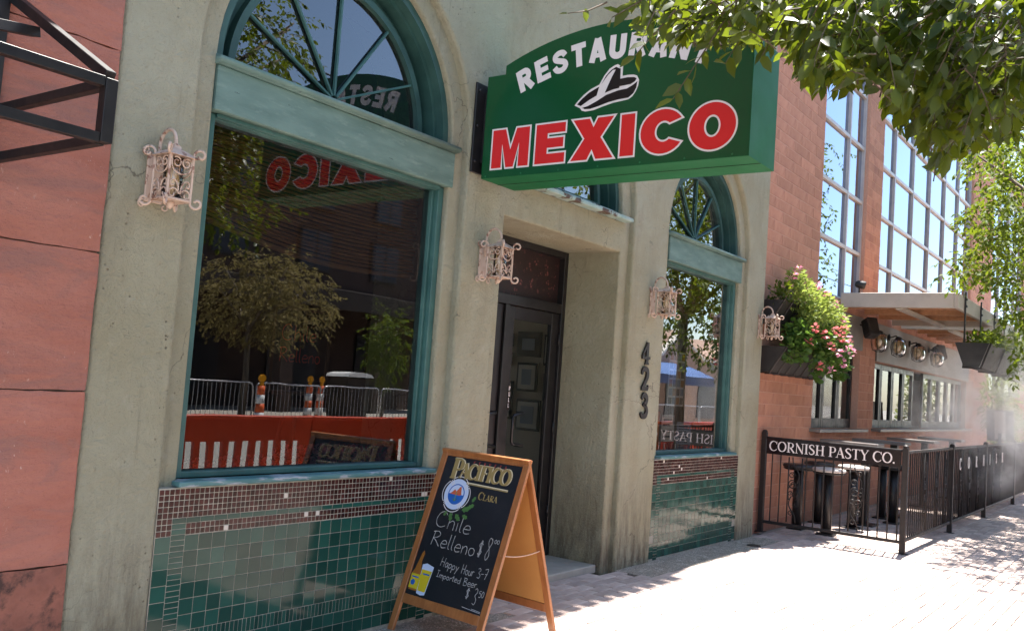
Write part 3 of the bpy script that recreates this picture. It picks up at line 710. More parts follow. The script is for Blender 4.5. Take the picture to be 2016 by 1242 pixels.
brs = [(not bvis(q)[0], bvis(q)[1], q) for q in brs]; brs.sort(); far = MB()
for i, (nv, dz, (a, b, zc)) in enumerate(brs):
    L = round(b - a, 3)
    if i < 300:
        if L not in bcache: bcache[L] = MB().add(*brick_mesh(L)).mesh('brick', 'brick')
        o = link('brick', bcache[L], bw, ((a + b) / 2, YB + .001 + random.uniform(-.0012, .0012), zc))
    else:
        v, f = brick_mesh(L); d = random.uniform(-.0012, .0012); far.add([(p[0] + (a + b) / 2, p[1] + YB + .001 + d, p[2] + zc) for p in v], f)
tag(far.build('brick_field', 'brick', bw), kind='stuff')
def window_bay(xs, zs):
    m = MB(); ya, yb = YB + .05, YB + .13
    for x in xs: m.box(x - .026, x + .026, ya, yb, zs[0], zs[-1])
    for z in zs:
        for a, b in zip(xs[:-1], xs[1:]): m.box(a + .027, b - .027, ya + .004, yb, z - .028, z + .028)
    fr_ = m.build('window_bay', 'alu', bb)
    for a, b in zip(xs[:-1], xs[1:]):
        for c, d in zip(zs[:-1], zs[1:]):
            p = MB(); p.flat([(a + .02, c + .02), (b - .02, c + .02), (b - .02, d - .02), (a + .02, d - .02)], (Vector((0, YB + .095, 0)), EX, EZ, -EY), 0)
            o = p.build('pane', 'mirror_pane', fr_)
window_bay([12.97, 14.35, 15.165], [3.2, 4.02, 4.87, 5.75, 6.61, 7.47, 8.32]); window_bay([16.14, 17.15, 18.55, 20.0, 21.44, 22.92, 24.36], [3.2, 4.02, 4.87, 5.75, 6.61, 7.47, 8.32]); window_bay([27.45, 29.0, 30.5, 32, 33.35], [2.25, 3.2, 4.02, 4.87, 5.75, 6.61, 7.47, 8.32])
def leaf_window(x0, x1, z0, z1, y):
    m = MB(); m.box(x0, x0 + .085, y, y + .05, z0, z1); m.box(x1 - .085, x1, y, y + .05, z0, z1); m.box(x0 + .086, x1 - .086, y, y + .05, z1 - .09, z1); m.box(x0 + .086, x1 - .086, y, y + .05, z0, z0 + .14)
    o = m.build('folding_window', 'door_paint', bb)
    p = MB(); p.flat([(x0 + .08, z0 + .13), (x1 - .08, z0 + .13), (x1 - .08, z1 - .08), (x0 + .08, z1 - .08)], (Vector((0, y + .03, 0)), EX, EZ, -EY), 0); p.build('pane', 'fold_glass', o)
for i in range(3): leaf_window(12.94 + i * .75, 12.94 + i * .75 + .74, 1.24, 2.46, YB + .10)
for i in range(10):
    if i != 4: leaf_window(16.12 + i * .815, 16.12 + i * .815 + .80, 1.24, 2.35, YB + .10)
m = MB(); m.box(12.85, 15.28, YB - .16, YB + .2, 1.195, 1.238); m.box(16.02, 24.4, YB - .16, YB + .2, 1.195, 1.238); m.build('window_counter', 'table_top', bb)
m = MB(); m.box(12.9, 15.22, YB - .035, YB - .0085, 2.475, 3.0); m.box(16.08, 24.4, YB - .035, YB - .0085, 2.365, 3.0); m.build('wall_panel', 'wall_panel', bb)
# canopies over the patio
def canopy(x0, x1, label):
    t = thing('patio_canopy', label, 'canopy', ((x0 + x1) / 2, YB, 3.05), 'canopies over the patio')
    m = MB(); m.box(x0, x1, -1.5, -1.44, 3.045, 3.26, .006); m.box(x0, x0 + .06, -1.439, YB - .04, 3.045, 3.26, .006); m.box(x1 - .06, x1, -1.439, YB - .04, 3.045, 3.26, .006); m.build('fascia', 'canopy_metal', t)
    m = MB(); m.box(x0 + .061, x1 - .061, -1.439, YB - .04, 3.19, 3.245); m.build('deck', 'canopy_wood', t)
    x = x0 + .45
    while x < x1 - .2:
        m = MB(); m.box(x, x + .09, -1.438, YB - .04, 3.07, 3.189); m.build('beam', 'canopy_wood', t); x += .85
    m = MB(); m.box(x0 + .062, x1 - .062, -.75, -.66, 3.02, 3.069); m.build('cross_beam', 'canopy_metal', t)
canopy(13.9, 17.0, 'flat grey metal canopy with wooden underside, nearest over the patio')
canopy(17.6, 23.5, 'flat grey metal canopy farther along the brick building')
# ---------------------------------------------------------------- lettering
def st(p, w): return (p, w)
def serif_font():
    T, t, s = .15, .055, .045; G = {}
    def stem(x, y0=0., y1=1., w=T): return ([(x, y0), (x, y1)], w)
    def ser(x, y, h=.17): return ([(x - h, y), (x + h, y)], s)
    def bowl(x0, x1, y0, y1):
        cx = x0 + (x1 - x0) * .45; ry = (y1 - y0) / 2; a = [(x0, y1)] + arc(cx, (y0 + y1) / 2, x1 - cx, ry, 90, -90, 12) + [(x0, y0)]
        return (a, [t] * 3 + [t + (T - t) * math.sin(PI * i / (len(a) - 7)) ** 1 for i in range(len(a) - 6)] + [t] * 3)
    G['I'] = ([stem(.19), ser(.19, .023), ser(.19, .977)], .38)
    G['H'] = ([stem(.19), stem(.71), ([(.26, .52), (.64, .52)], t), ser(.19, .023), ser(.19, .977), ser(.71, .023), ser(.71, .977)], .90)
    G['N'] = ([stem(.16, 0, .97, t), stem(.74, .03, 1, t), ([(.12, 1), (.75, 0)], T), ser(.16, .023, .13), ser(.74, .977, .13)], .90)
    G['P'] = ([stem(.19), bowl(.19, .62, .45, .97), ser(.19, .023), ([(.02, .977), (.19, .977)], s)], .68)
    G['R'] = ([stem(.19), bowl(.19, .62, .48, .97), ([(.36, .49), (.72, .0)], T), ser(.19, .023), ([(.02, .977), (.19, .977)], s), ser(.74, .023, .1)], .80)
    G['A'] = ([([(.10, 0), (.40, 1)], t), ([(.38, 1), (.70, 0)], T), ([(.2, .34), (.58, .34)], t), ser(.1, .023, .11), ser(.70, .023, .14)], .80)
    G['T'] = ([stem(.37), ([(.02, .97), (.72, .97)], t), ([(.03, .98), (.03, .8)], t * .8), ([(.71, .98), (.71, .8)], t * .8), ser(.37, .023)], .74)
    G['Y'] = ([([(.1, 1), (.4, .45)], T), ([(.70, 1), (.4, .45)], t), stem(.39, 0, .48), ser(.12, .977, .13), ser(.68, .977, .11), ser(.39, .023)], .78)
    a = arc(.44, .5, .37, .475, 38, 322, 26); n = len(a)
    G['C'] = ([(a, [t + (T - t) * max(0, -math.cos(math.radians(38 + 284 * i / (n - 1)))) ** .7 for i in range(n)]), ([(.73, .98), (.73, .70)], t)], .80)
    a = arc(.45, .5, .36, .475, 0, 360, 32)
    G['O'] = ([(a, [t + (T - t) * abs(math.cos(math.radians(360 * i / 32))) ** .8 for i in range(33)])], .90)
    a = smooth([(.52, .78), (.47, .92), (.31, .97), (.16, .9), (.12, .74), (.24, .59), (.42, .46), (.54, .3), (.48, .11), (.3, .03), (.14, .09), (.08, .25)], 3); n = len(a)
    G['S'] = ([(a, [t + (T - t) * math.sin(PI * i / (n - 1)) ** 1.6 for i in range(n)])], .64)
    G['E'] = ([stem(.19), ([(.03, .972), (.62, .972)], t), ([(.2, .52), (.5, .52)], t), ([(.03, .028), (.66, .028)], t), ([(.62, .98), (.62, .8)], t), ([(.66, .02), (.64, .22)], t)], .70)
    G['F'] = ([stem(.19), ([(.03, .972), (.6, .972)], t), ([(.2, .52), (.5, .52)], t), ([(.6, .98), (.6, .8)], t), ser(.19, .023)], .64)
    G['L'] = ([stem(.19), ser(.19, .977), ([(.03, .028), (.62, .028)], t), ([(.62, .02), (.62, .24)], t)], .66)
    G['V'] = ([([(.1, 1), (.4, 0)], T), ([(.7, 1), (.4, 0)], t), ser(.12, .977, .13), ser(.68, .977, .11)], .78)
    G['Z'] = ([([(.08, .972), (.6, .972)], t), ([(.58, .95), (.1, .05)], T), ([(.06, .028), (.64, .028)], t)], .70)
    G['.'] = ([([(.05, .07), (.19, .07)], .14)], .26); G[' '] = ([], .34)
    return G
SERIF = serif_font()
def sans_font():
    w = .25; G = {}
    b = [(.1, .88)] + arc(.40, .69, .17, .19, 90, -90, 10) + [(.1, .5)]
    G['R'] = ([([(.13, 0), (.13, 1)], w), (b, .235), ([(.36, .5), (.62, 0)], w + .02)], .78)
    G['E'] = ([([(.13, 0), (.13, 1)], w), ([(.13, .885), (.64, .885)], .23), ([(.13, .5), (.6, .5)], .21), ([(.13, .115), (.66, .115)], .23)], .72)
    G['S'] = ([(smooth([(.60, .70), (.50, .85), (.32, .885), (.15, .80), (.15, .64), (.33, .53), (.52, .43), (.57, .27), (.45, .14), (.30, .115), (.15, .17), (.06, .33)], 4), .225)], .74)
    G['T'] = ([([(.35, 0), (.35, 1)], w + .01), ([(.02, .885), (.68, .885)], .23)], .70)
    G['A'] = ([([(.12, 0), (.37, 1)], w), ([(.64, 0), (.39, 1)], w), ([(.22, .27), (.54, .27)], .17)], .78)
    G['U'] = ([([(.13, 1), (.13, .36)] + arc(.36, .34, .23, .225, 180, 360, 12) + [(.59, 1)], w)], .76)
    G['N'] = ([([(.13, 0), (.13, 1)], w), ([(.63, 0), (.63, 1)], w), ([(.14, .92), (.62, .08)], w)], .80)
    return G
SANS = sans_font()
def glyph(mb, g, O, U, V, Nn, h0, hs=1., ws=1., wk=1., thick=0., dh=.00012):
    for i, (p, w_) in enumerate(g[0]):
        pp = [(a * ws, b * hs) for a, b in p]; k = min(hs, ws * 1.3) * wk
        ww = [q * k for q in w_] if isinstance(w_, list) else w_ * k
        mb.ribbon(pp, ww, (O, U, V, Nn), h0 + i * dh, thick)
def text(mb, s, font, O, U, V, Nn, h0, hs, ws, track=0., wk=1., small=None):
    x = 0.
    for i, ch in enumerate(s):
        k = 1. if (small is None or i == 0) else small
        glyph(mb, font[ch], O + U * x, U, V, Nn, h0, hs * k, ws * k, wk); x += font[ch][1] * ws * k + track
    return x
def textlen(s, font, ws, track=0.): return sum(font[c][1] * ws + track for c in s)
# chalk hand: single strokes on a unit box
CH = {'C': ([[(.62, .82), (.45, 1), (.2, .85), (.08, .45), (.18, .1), (.42, 0), (.66, .14)]], .75), 'h': ([[(.1, 1), (.08, 0)], [(.08, .35), (.25, .55), (.4, .45), (.42, 0)]], .52), 'i': ([[(.08, .5), (.1, .0)], [(.1, .68), (.11, .72)]], .2),
      'l': ([[(.1, 1), (.08, .15), (.18, .0)]], .24), 'e': ([[(.08, .28), (.4, .32), (.34, .52), (.16, .5), (.05, .25), (.16, .02), (.42, .08)]], .48), 'R': ([[(.12, 1), (.06, 0)], [(.0, .92), (.35, 1), (.5, .8), (.35, .6), (.1, .5), (.3, .35), (.6, 0)]], .66),
      'n': ([[(.06, .5), (.06, 0)], [(.06, .3), (.22, .52), (.36, .42), (.38, 0)]], .46), 'o': ([[(.3, .5), (.1, .45), (.06, .18), (.2, 0), (.38, .12), (.38, .38), (.26, .52)]], .48), '$': ([[(.45, .8), (.25, .92), (.08, .75), (.25, .5), (.42, .3), (.25, .1), (.05, .2)], [(.22, 1.08), (.2, -.05)], [(.32, 1.08), (.3, -.05)]], .55),
      '8': ([[(.42, .9), (.2, 1), (.1, .8), (.3, .5), (.42, .2), (.24, 0), (.1, .2), (.28, .52), (.44, .82), (.36, 1)]], .52), '0': ([[(.26, 1), (.08, .7), (.08, .25), (.25, 0), (.42, .3), (.42, .75), (.26, 1)]], .5), 'H': ([[(.08, 1), (.05, 0)], [(.5, 1), (.46, 0)], [(.06, .5), (.48, .52)]], .6),
      'a': ([[(.36, .5), (.14, .48), (.06, .2), (.18, .02), (.34, .2), (.37, .5)], [(.36, .4), (.42, 0)]], .48), 'p': ([[(.07, .5), (.05, -.35)], [(.07, .35), (.25, .52), (.4, .3), (.24, .04), (.08, .1)]], .46), 'y': ([[(.07, .5), (.2, .1)], [(.4, .52), (.1, -.35)]], .44), 'u': ([[(.07, .5), (.08, .1), (.22, 0), (.36, .15), (.38, .5)], [(.38, .5), (.42, 0)]], .48),
      'r': ([[(.08, .5), (.07, 0)], [(.07, .3), (.2, .5), (.34, .46)]], .36), '3': ([[(.08, .9), (.28, 1), (.42, .8), (.22, .55), (.45, .32), (.35, .02), (.08, .08)]], .52), '-': ([[(.05, .4), (.35, .42)]], .42), '7': ([[(.05, .95), (.45, 1), (.2, 0)], [(.12, .5), (.42, .52)]], .5), 'I': ([[(.0, 1), (.35, 1)], [(.18, 1), (.16, 0)], [(.0, 0), (.35, 0)]], .42),
      'm': ([[(.06, .5), (.06, 0)], [(.06, .3), (.2, .52), (.3, .4), (.3, 0)], [(.3, .3), (.44, .52), (.55, .4), (.56, 0)]], .64), 't': ([[(.18, .85), (.16, .1), (.28, 0)], [(.0, .55), (.34, .56)]], .36), 'd': ([[(.36, .45), (.14, .48), (.06, .2), (.2, 0), (.37, .2)], [(.4, 1), (.4, 0)]], .48), 'B': ([[(.08, 1), (.06, 0)], [(.0, .98), (.36, .95), (.4, .7), (.1, .54), (.46, .4), (.42, .05), (.02, 0)]], .58), '5': ([[(.42, 1), (.1, .98), (.08, .6), (.35, .62), (.42, .3), (.3, 0), (.06, .05)]], .5), ' ': ([], .28), '.': ([[(.06, .02), (.1, .04)]], .2)}
def chalk(mb, s, O, U, V, Nn, h0, hs, ws, wd, rot=0., jit=.0):
    c, sn = math.cos(rot), math.sin(rot); U2 = U * c + V * sn; V2 = V * c - U * sn; x = 0.; n = 0
    for ch in s:
        g, adv = CH[ch]; dy = random.uniform(-jit, jit)
        for p in g:
            pp = smooth([(x + a * ws, dy + b * hs) for a, b in p], 5) if len(p) > 2 else [(x + a * ws, dy + b * hs) for a, b in p]
            mb.ribbon(pp, [wd * random.uniform(.7, 1.2) for _ in pp], (O, U2, V2, Nn), h0 + n * .00004); n += 1
        x += adv * ws

# ---------------------------------------------------------------- hanging restaurant sign
sg = thing('hanging_sign', 'green projecting sign box with arched top, red and white lettering and a hat emblem', 'sign', (4.93, 0, 2.98))
SX0, SX1 = 4.935, 5.335
fS = (Vector((0, 0, 0)), -EY, EZ, -EX)     # u = -y
R_, sag = 2.12, .165
ha = math.degrees(math.asin(.82 / R_)); cz = 3.925 - R_
outl = [(.06, 2.978), (2.0, 2.974), (2.0, 3.70), (1.85, 3.70)] + arc(1.03, cz, R_, R_, 90 - ha, 90 + ha, 24) + [(.21, 3.70), (.06, 3.70)]
m = MB(); m.prism(outl, (Vector((0, 0, 0)), -EY, EZ, EX), SX0, SX1); m.build('sign_box', 'sign_end', sg)
m = MB(); m.prism(offset(ccw(outl), -.003), fS, -SX0, -SX0 + .004); face = m.build('sign_face', 'sign_green', sg)
m = MB(); m.box(4.87, 5.01, -.018, -.002, 3.02, 3.655); m.box(4.96, 5.30, -.06, -.019, 3.1, 3.6); bp = m.build('wall_bracket', 'black_steel', sg)
for z in (3.10, 3.35, 3.6):
    b = MB(); b.lathe([(.012, 0), (.012, .006), (.006, .01)], (4.90, -.019, z), 6, -EY); b.build('bolt', 'black_steel', bp)
for q in range(7):
    b = MB(); b.lathe([(.007, 0), (.006, .002), (.002, .003)], (SX0 - .004, -.10 - q * .30, 2.992), 8, -EX); b.build('screw', 'sign_end', face)
b = MB(); b.box(SX0 + .18, SX0 + .183, -2.0015, -.07, 2.9705, 2.973, .0003); b.build('seam', 'vinyl_black', sg)
H0 = -SX0 + .0045
# MEXICO
def C_poly():
    o = arc(.5, .5, .5, .5, 33, 327, 28); i = arc(.53, .5, .20, .235, 310, 50, 22)
    return o + [(.97, .33)][:0] + i
LET = {'M': [(0, 0), (0, 1), (.35, 1), (.5, .46), (.65, 1), (1, 1), (1, 0), (.73, 0), (.73, .62), (.60, 0), (.40, 0), (.27, .62), (.27, 0)],
       'E': [(0, 0), (0, 1), (.99, 1), (.99, .76), (.40, .76), (.40, .63), (.94, .63), (.94, .39), (.40, .39), (.40, .24), (1, .24), (1, 0)],
       'X': [(0, 0), (.31, .52), (.02, 1), (.41, 1), (.51, .78), (.61, 1), (.98, 1), (.69, .52), (1, 0), (.60, 0), (.5, .24), (.39, 0)],
       'I': [(0, 0), (0, 1), (1, 1), (1, 0)], 'C': C_poly()}
for ch, (a, b, z0, z1) in (('M', (.137, .460, 3.035, 3.315)), ('E', (.500, .748, 3.035, 3.315)), ('X', (.783, 1.113, 3.033, 3.315)), ('I', (1.147, 1.257, 3.033, 3.313)), ('C', (1.287, 1.598, 3.026, 3.316)), ('O', (1.613, 1.921, 3.022, 3.320))):
    sc = lambda p: [(a + .007 + q[0] * (b - a - .014), z0 + .007 + q[1] * (z1 - z0 - .014)) for q in p]
    wm, rm = MB(), MB()
    if ch == 'O':
        o = sc(arc(.5, .5, .5, .5, 0, 360, 48)[:-1]); i = sc(arc(.5, .5, .175, .235, 0, 360, 48)[:-1])
        wm.ring(offset(ccw(o), .0115), offset(ccw(i), -.0115), fS, H0); rm.ring(o, i, fS, H0 + .0006)
    else:
        p = ccw(sc(LET[ch])); wm.flat(offset(p, .0115), fS, H0); rm.flat(p, fS, H0 + .0006)
    o = wm.build('letter_outline', 'vinyl_white', face); rm.build('letter', 'vinyl_red', face)
# RESTAURANT on an arc
Rb = 1.755; zc = 3.680 - Rb; word = 'RESTAURANT'; hl = .157; ws = .168; tr = .0135
tot = textlen(word, SANS, ws, tr) - tr
s0 = -tot / 2
for ch in word:
    wd = SANS[ch][1] * ws; th = (s0 + wd / 2) / Rb
    U = Vector((0, -math.cos(th), -math.sin(th))); V = Vector((0, -math.sin(th), math.cos(th)))
    O = Vector((0, -1.03, zc)) + V * Rb - U * (wd / 2)
    m = MB(); glyph(m, SANS[ch], O, U, V, -EX, H0, hl, ws, 1.1); m.build('letter', 'vinyl_white', face); s0 += wd + tr
hat_out = [(.796, 3.408), (.818, 3.434), (.86, 3.471), (.913, 3.503), (.973, 3.524), (1.006, 3.578), (1.042, 3.618), (1.077, 3.635), (1.101, 3.64), (1.116, 3.629), (1.14, 3.624), (1.14, 3.558), (1.177, 3.56), (1.219, 3.556), (1.244, 3.546), (1.26, 3.517), (1.256, 3.48), (1.241, 3.445), (1.219, 3.416), (1.192, 3.401), (1.147, 3.397), (1.084, 3.392), (1.013, 3.378), (.942, 3.361), (.88, 3.359), (.853, 3.368), (.838, 3.386)]
h1 = [(.814, 3.412), (.851, 3.447), (.903, 3.482), (.974, 3.511), (.959, 3.454), (.907, 3.433), (.843, 3.399)]
h2 = [(.988, 3.524), (1.02, 3.576), (1.057, 3.609), (1.09, 3.624), (1.114, 3.61), (1.124, 3.608), (1.125, 3.542), (1.179, 3.544), (1.224, 3.539), (1.242, 3.529), (1.233, 3.512), (1.203, 3.497), (1.123, 3.493), (1.122, 3.483), (1.078, 3.479), (1.018, 3.464), (1.039, 3.512), (1.064, 3.563), (1.088, 3.606), (1.068, 3.607), (1.034, 3.58)]
h3 = [(.855, 3.386), (.896, 3.393), (.96, 3.417), (1.03, 3.45), (1.114, 3.468), (1.177, 3.472), (1.221, 3.491), (1.249, 3.51), (1.244, 3.469), (1.225, 3.435), (1.191, 3.412), (1.118, 3.409), (1.048, 3.4), (.977, 3.383), (.915, 3.372), (.875, 3.375)]
m = MB(); m.flat(hat_out, fS, H0); ho = m.build('hat_emblem', 'vinyl_white', face)
m = MB()
for q in (h1, h2, h3): m.flat(q, fS, H0 + .0006)
m.build('hat_shading', 'vinyl_black', face)

# ---------------------------------------------------------------- house numbers
def digit(name, strokes, x, z, hgt, wd, label):
    m = MB(); O = Vector((x, -.004, z)); n = 0
    for p, w_ in strokes:
        m.ribbon([(a * wd, b * hgt) for a, b in p], [q * wd * 1.25 for q in w_] if isinstance(w_, list) else w_ * wd * 1.3, (O, EX, EZ, -EY), .016 + n * .0004, .014); n += 1
    return tag(m.build(name, 'black_steel'), label, 'number', 'house number')
p2 = smooth([(.08, .72), (.12, .9), (.4, .99), (.72, .9), (.76, .68), (.6, .45), (.3, .2), (.1, .06)], 4)
p3 = smooth([(.1, .80), (.25, .96), (.5, .98), (.72, .85), (.68, .64), (.42, .53), (.7, .45), (.82, .25), (.7, .06), (.42, .0), (.2, .04), (.08, .18)], 4)
digit('house_number', [([(.62, 0), (.62, 1)], .22), ([(.60, .97), (.04, .34)], .12), ([(.0, .29), (.98, .29)], .13), ([(.4, .03), (.84, .03)], .09)], 7.545, 1.84, .205, .155, 'topmost black metal house number, a four, on the stucco pier')
digit('house_number', [(p2, [.12 + .14 * math.sin(PI * i / (len(p2) - 1)) for i in range(len(p2))]), ([(.06, .08), (.86, .08)], .19), ([(.86, .05), (.9, .25)], .08)], 7.555, 1.60, .20, .15, 'middle black metal house number, a two, on the stucco pier')
digit('house_number', [(p3, [.14 + .13 * abs(math.sin(2 * PI * i / (len(p3) - 1))) for i in range(len(p3))])], 7.57, 1.36, .20, .15, 'lowest black metal house number, a three, on the stucco pier')

# ---------------------------------------------------------------- wrought-iron wall lanterns
def lantern(x, z, label):
    t = thing('wall_lantern', label, 'lantern', (x, 0, z), 'pink wrought-iron wall lanterns')
    h = .062; yc = -.155; zb, zt = z - .105, z + .10
    m = MB(); m.box(x - .048, x + .048, -.016, -.002, z - .115, z + .115, .003)
    bp = m.build('back_plate', 'lantern_iron', t)
    for sx in (-1, 1):
        for sz in (-1, 1):
            m = MB(); m.tube(scroll((x + sx * .06, -.014, z + sz * .128), EX * sx, EZ * sz, .022, 1.05, -PI * .62, 14), .0042, 5); m.build('scroll', 'lantern_iron', bp, True)
    # arm: up from the plate, over, down to the roof
    pts = [(x, -.016, z + .05), (x, -.03, z + .13)] + [(x, yc / 2 - .016 - (abs(yc) / 2 - .02) * math.cos(PI - PI * k / 12) * 1, z + .16 + .085 * math.sin(PI * k / 12)) for k in range(13)] + [(x, yc, z + .135)]
    pts = [(x, -.018, z + .04), (x, -.026, z + .13)] + [(x, -.0905 + .0645 * math.cos(PI * k / 12), z + .165 + .07 * math.sin(PI * k / 12)) for k in range(13)] + [(x, yc, z + .13)]
    m = MB(); m.tube(pts, .0085, 8); m.build('arm', 'lantern_iron', t, True)
    m = MB(); m.lathe([(.012, .155), (.018, .148), (.016, .14), (.024, .132), (.06, .103), (.078, .094), (.076, .09), (.0, .09)], (x, yc, z), 4)
    m2 = MB(); q = PI / 4; vs = []
    for r, zz in ((.016, .15), (.022, .134), (.074, .10), (.080, .094)):
        vs += [(x + r * sx_, yc + r * sy_, z + zz) for sx_, sy_ in ((-1, -1), (1, -1), (1, 1), (-1, 1))]
    fs = [(3, 2, 1, 0)[::-1]] if False else []
    for k in range(3): fs += [(k * 4 + i, k * 4 + (i + 1) % 4, k * 4 + 4 + (i + 1) % 4, k * 4 + 4 + i) for i in range(4)]
    fs += [(0, 1, 2, 3), (12, 13, 14, 15)]
    m2.add(vs, fs); rf = m2.build('roof', 'lantern_iron', t)
    m = MB(); m.lathe([(.014, .148), (.02, .15), (.014, .158)], (x, yc, z), 10); m.build('finial_ring', 'lantern_iron', rf, True)
    m = MB(); m.box(x - h - .006, x + h + .006, yc - h - .006, yc + h + .006, zb - .012, zb, .002); bs = m.build('base', 'lantern_iron', t)
    m = MB(); m.lathe([(.02, -.0), (.016, -.02), (.006, -.035)], (x, yc, zb - .012), 8); m.build('drop', 'lantern_iron', bs, True)
    m = MB(); m.lathe([(.046, zb - z), (.046, zt - z - .012)], (x, yc, z), 18); m.build('glass_shade', 'lamp_glass', t, True)
    m = MB(); m.lathe([(.01, -.1), (.01, -.03), (.018, .0), (.018, .025), (.006, .05)], (x, yc, z), 10); m.build('bulb', 'vinyl_white', t, True)
    for sx in (-1, 1):
        for sy in (-1, 1):
            dg = Vector((sx, sy, 0)).normalized(); c = Vector((x + sx * h, yc + sy * h, z))
            pt = scroll(c + dg * .03 + Vector((0, 0, zt - z + .012)), dg, EZ, .03, .95, PI, 14, -1)[::-1] + [c + Vector((0, 0, zt - z - .02)), c + Vector((0, 0, zb - z + .02))] + scroll(c + dg * .03 + Vector((0, 0, zb - z - .012)), dg, -EZ, .03, .95, PI, 14, -1)
            m = MB(); m.tube(pt, .0068, 6); m.build('corner_scroll', 'lantern_iron', t, True)
    for face_ in range(4):
        u = (EX, EY, -EX, -EY)[face_]; n_ = (-EY, EX, EY, -EX)[face_]; c = Vector((x, yc, z)) + n_ * (h + .001)
        m = MB(); P = lambda a, b: c + u * a + EZ * b
        for s in (-1, 1):
            m.tube([P(s * .056, zt - z)] + [P(s * q[0], q[1]) for q in smooth([(.052, .07), (.05, .045), (.036, .02), (.0, .008)], 4)], .0038, 5)
            m.tube(scroll(P(s * .026, .062), u * s, EZ, .026, 1.25, PI * .3, 16), .0038, 5)
            m.tube([P(s * q[0], q[1]) for q in smooth([(.004, -.085), (.012, -.04), (.034, -.02), (.05, -.03), (.046, -.05), (.034, -.046)], 4)], .0038, 5)
            m.tube([P(s * q[0], q[1]) for q in smooth([(.002, -.075), (.03, -.062), (.053, -.075), (.05, -.098), (.03, -.098), (.028, -.084)], 4)], .0038, 5)
        m.build('scrollwork', 'lantern_iron', t, True)
    return t
L0 = lantern(2.50, 2.44, 'pink iron lantern left of the large window')
for x, lb in ((5.095, 'pink iron lantern between large window and doorway'), (7.69, 'pink iron lantern above the house numbers'), (10.425, 'pink iron lantern at the right corner beside the flowers')):
    dup(L0, (x - 2.50, 0, -.02 if x < 10 else 0), lb)

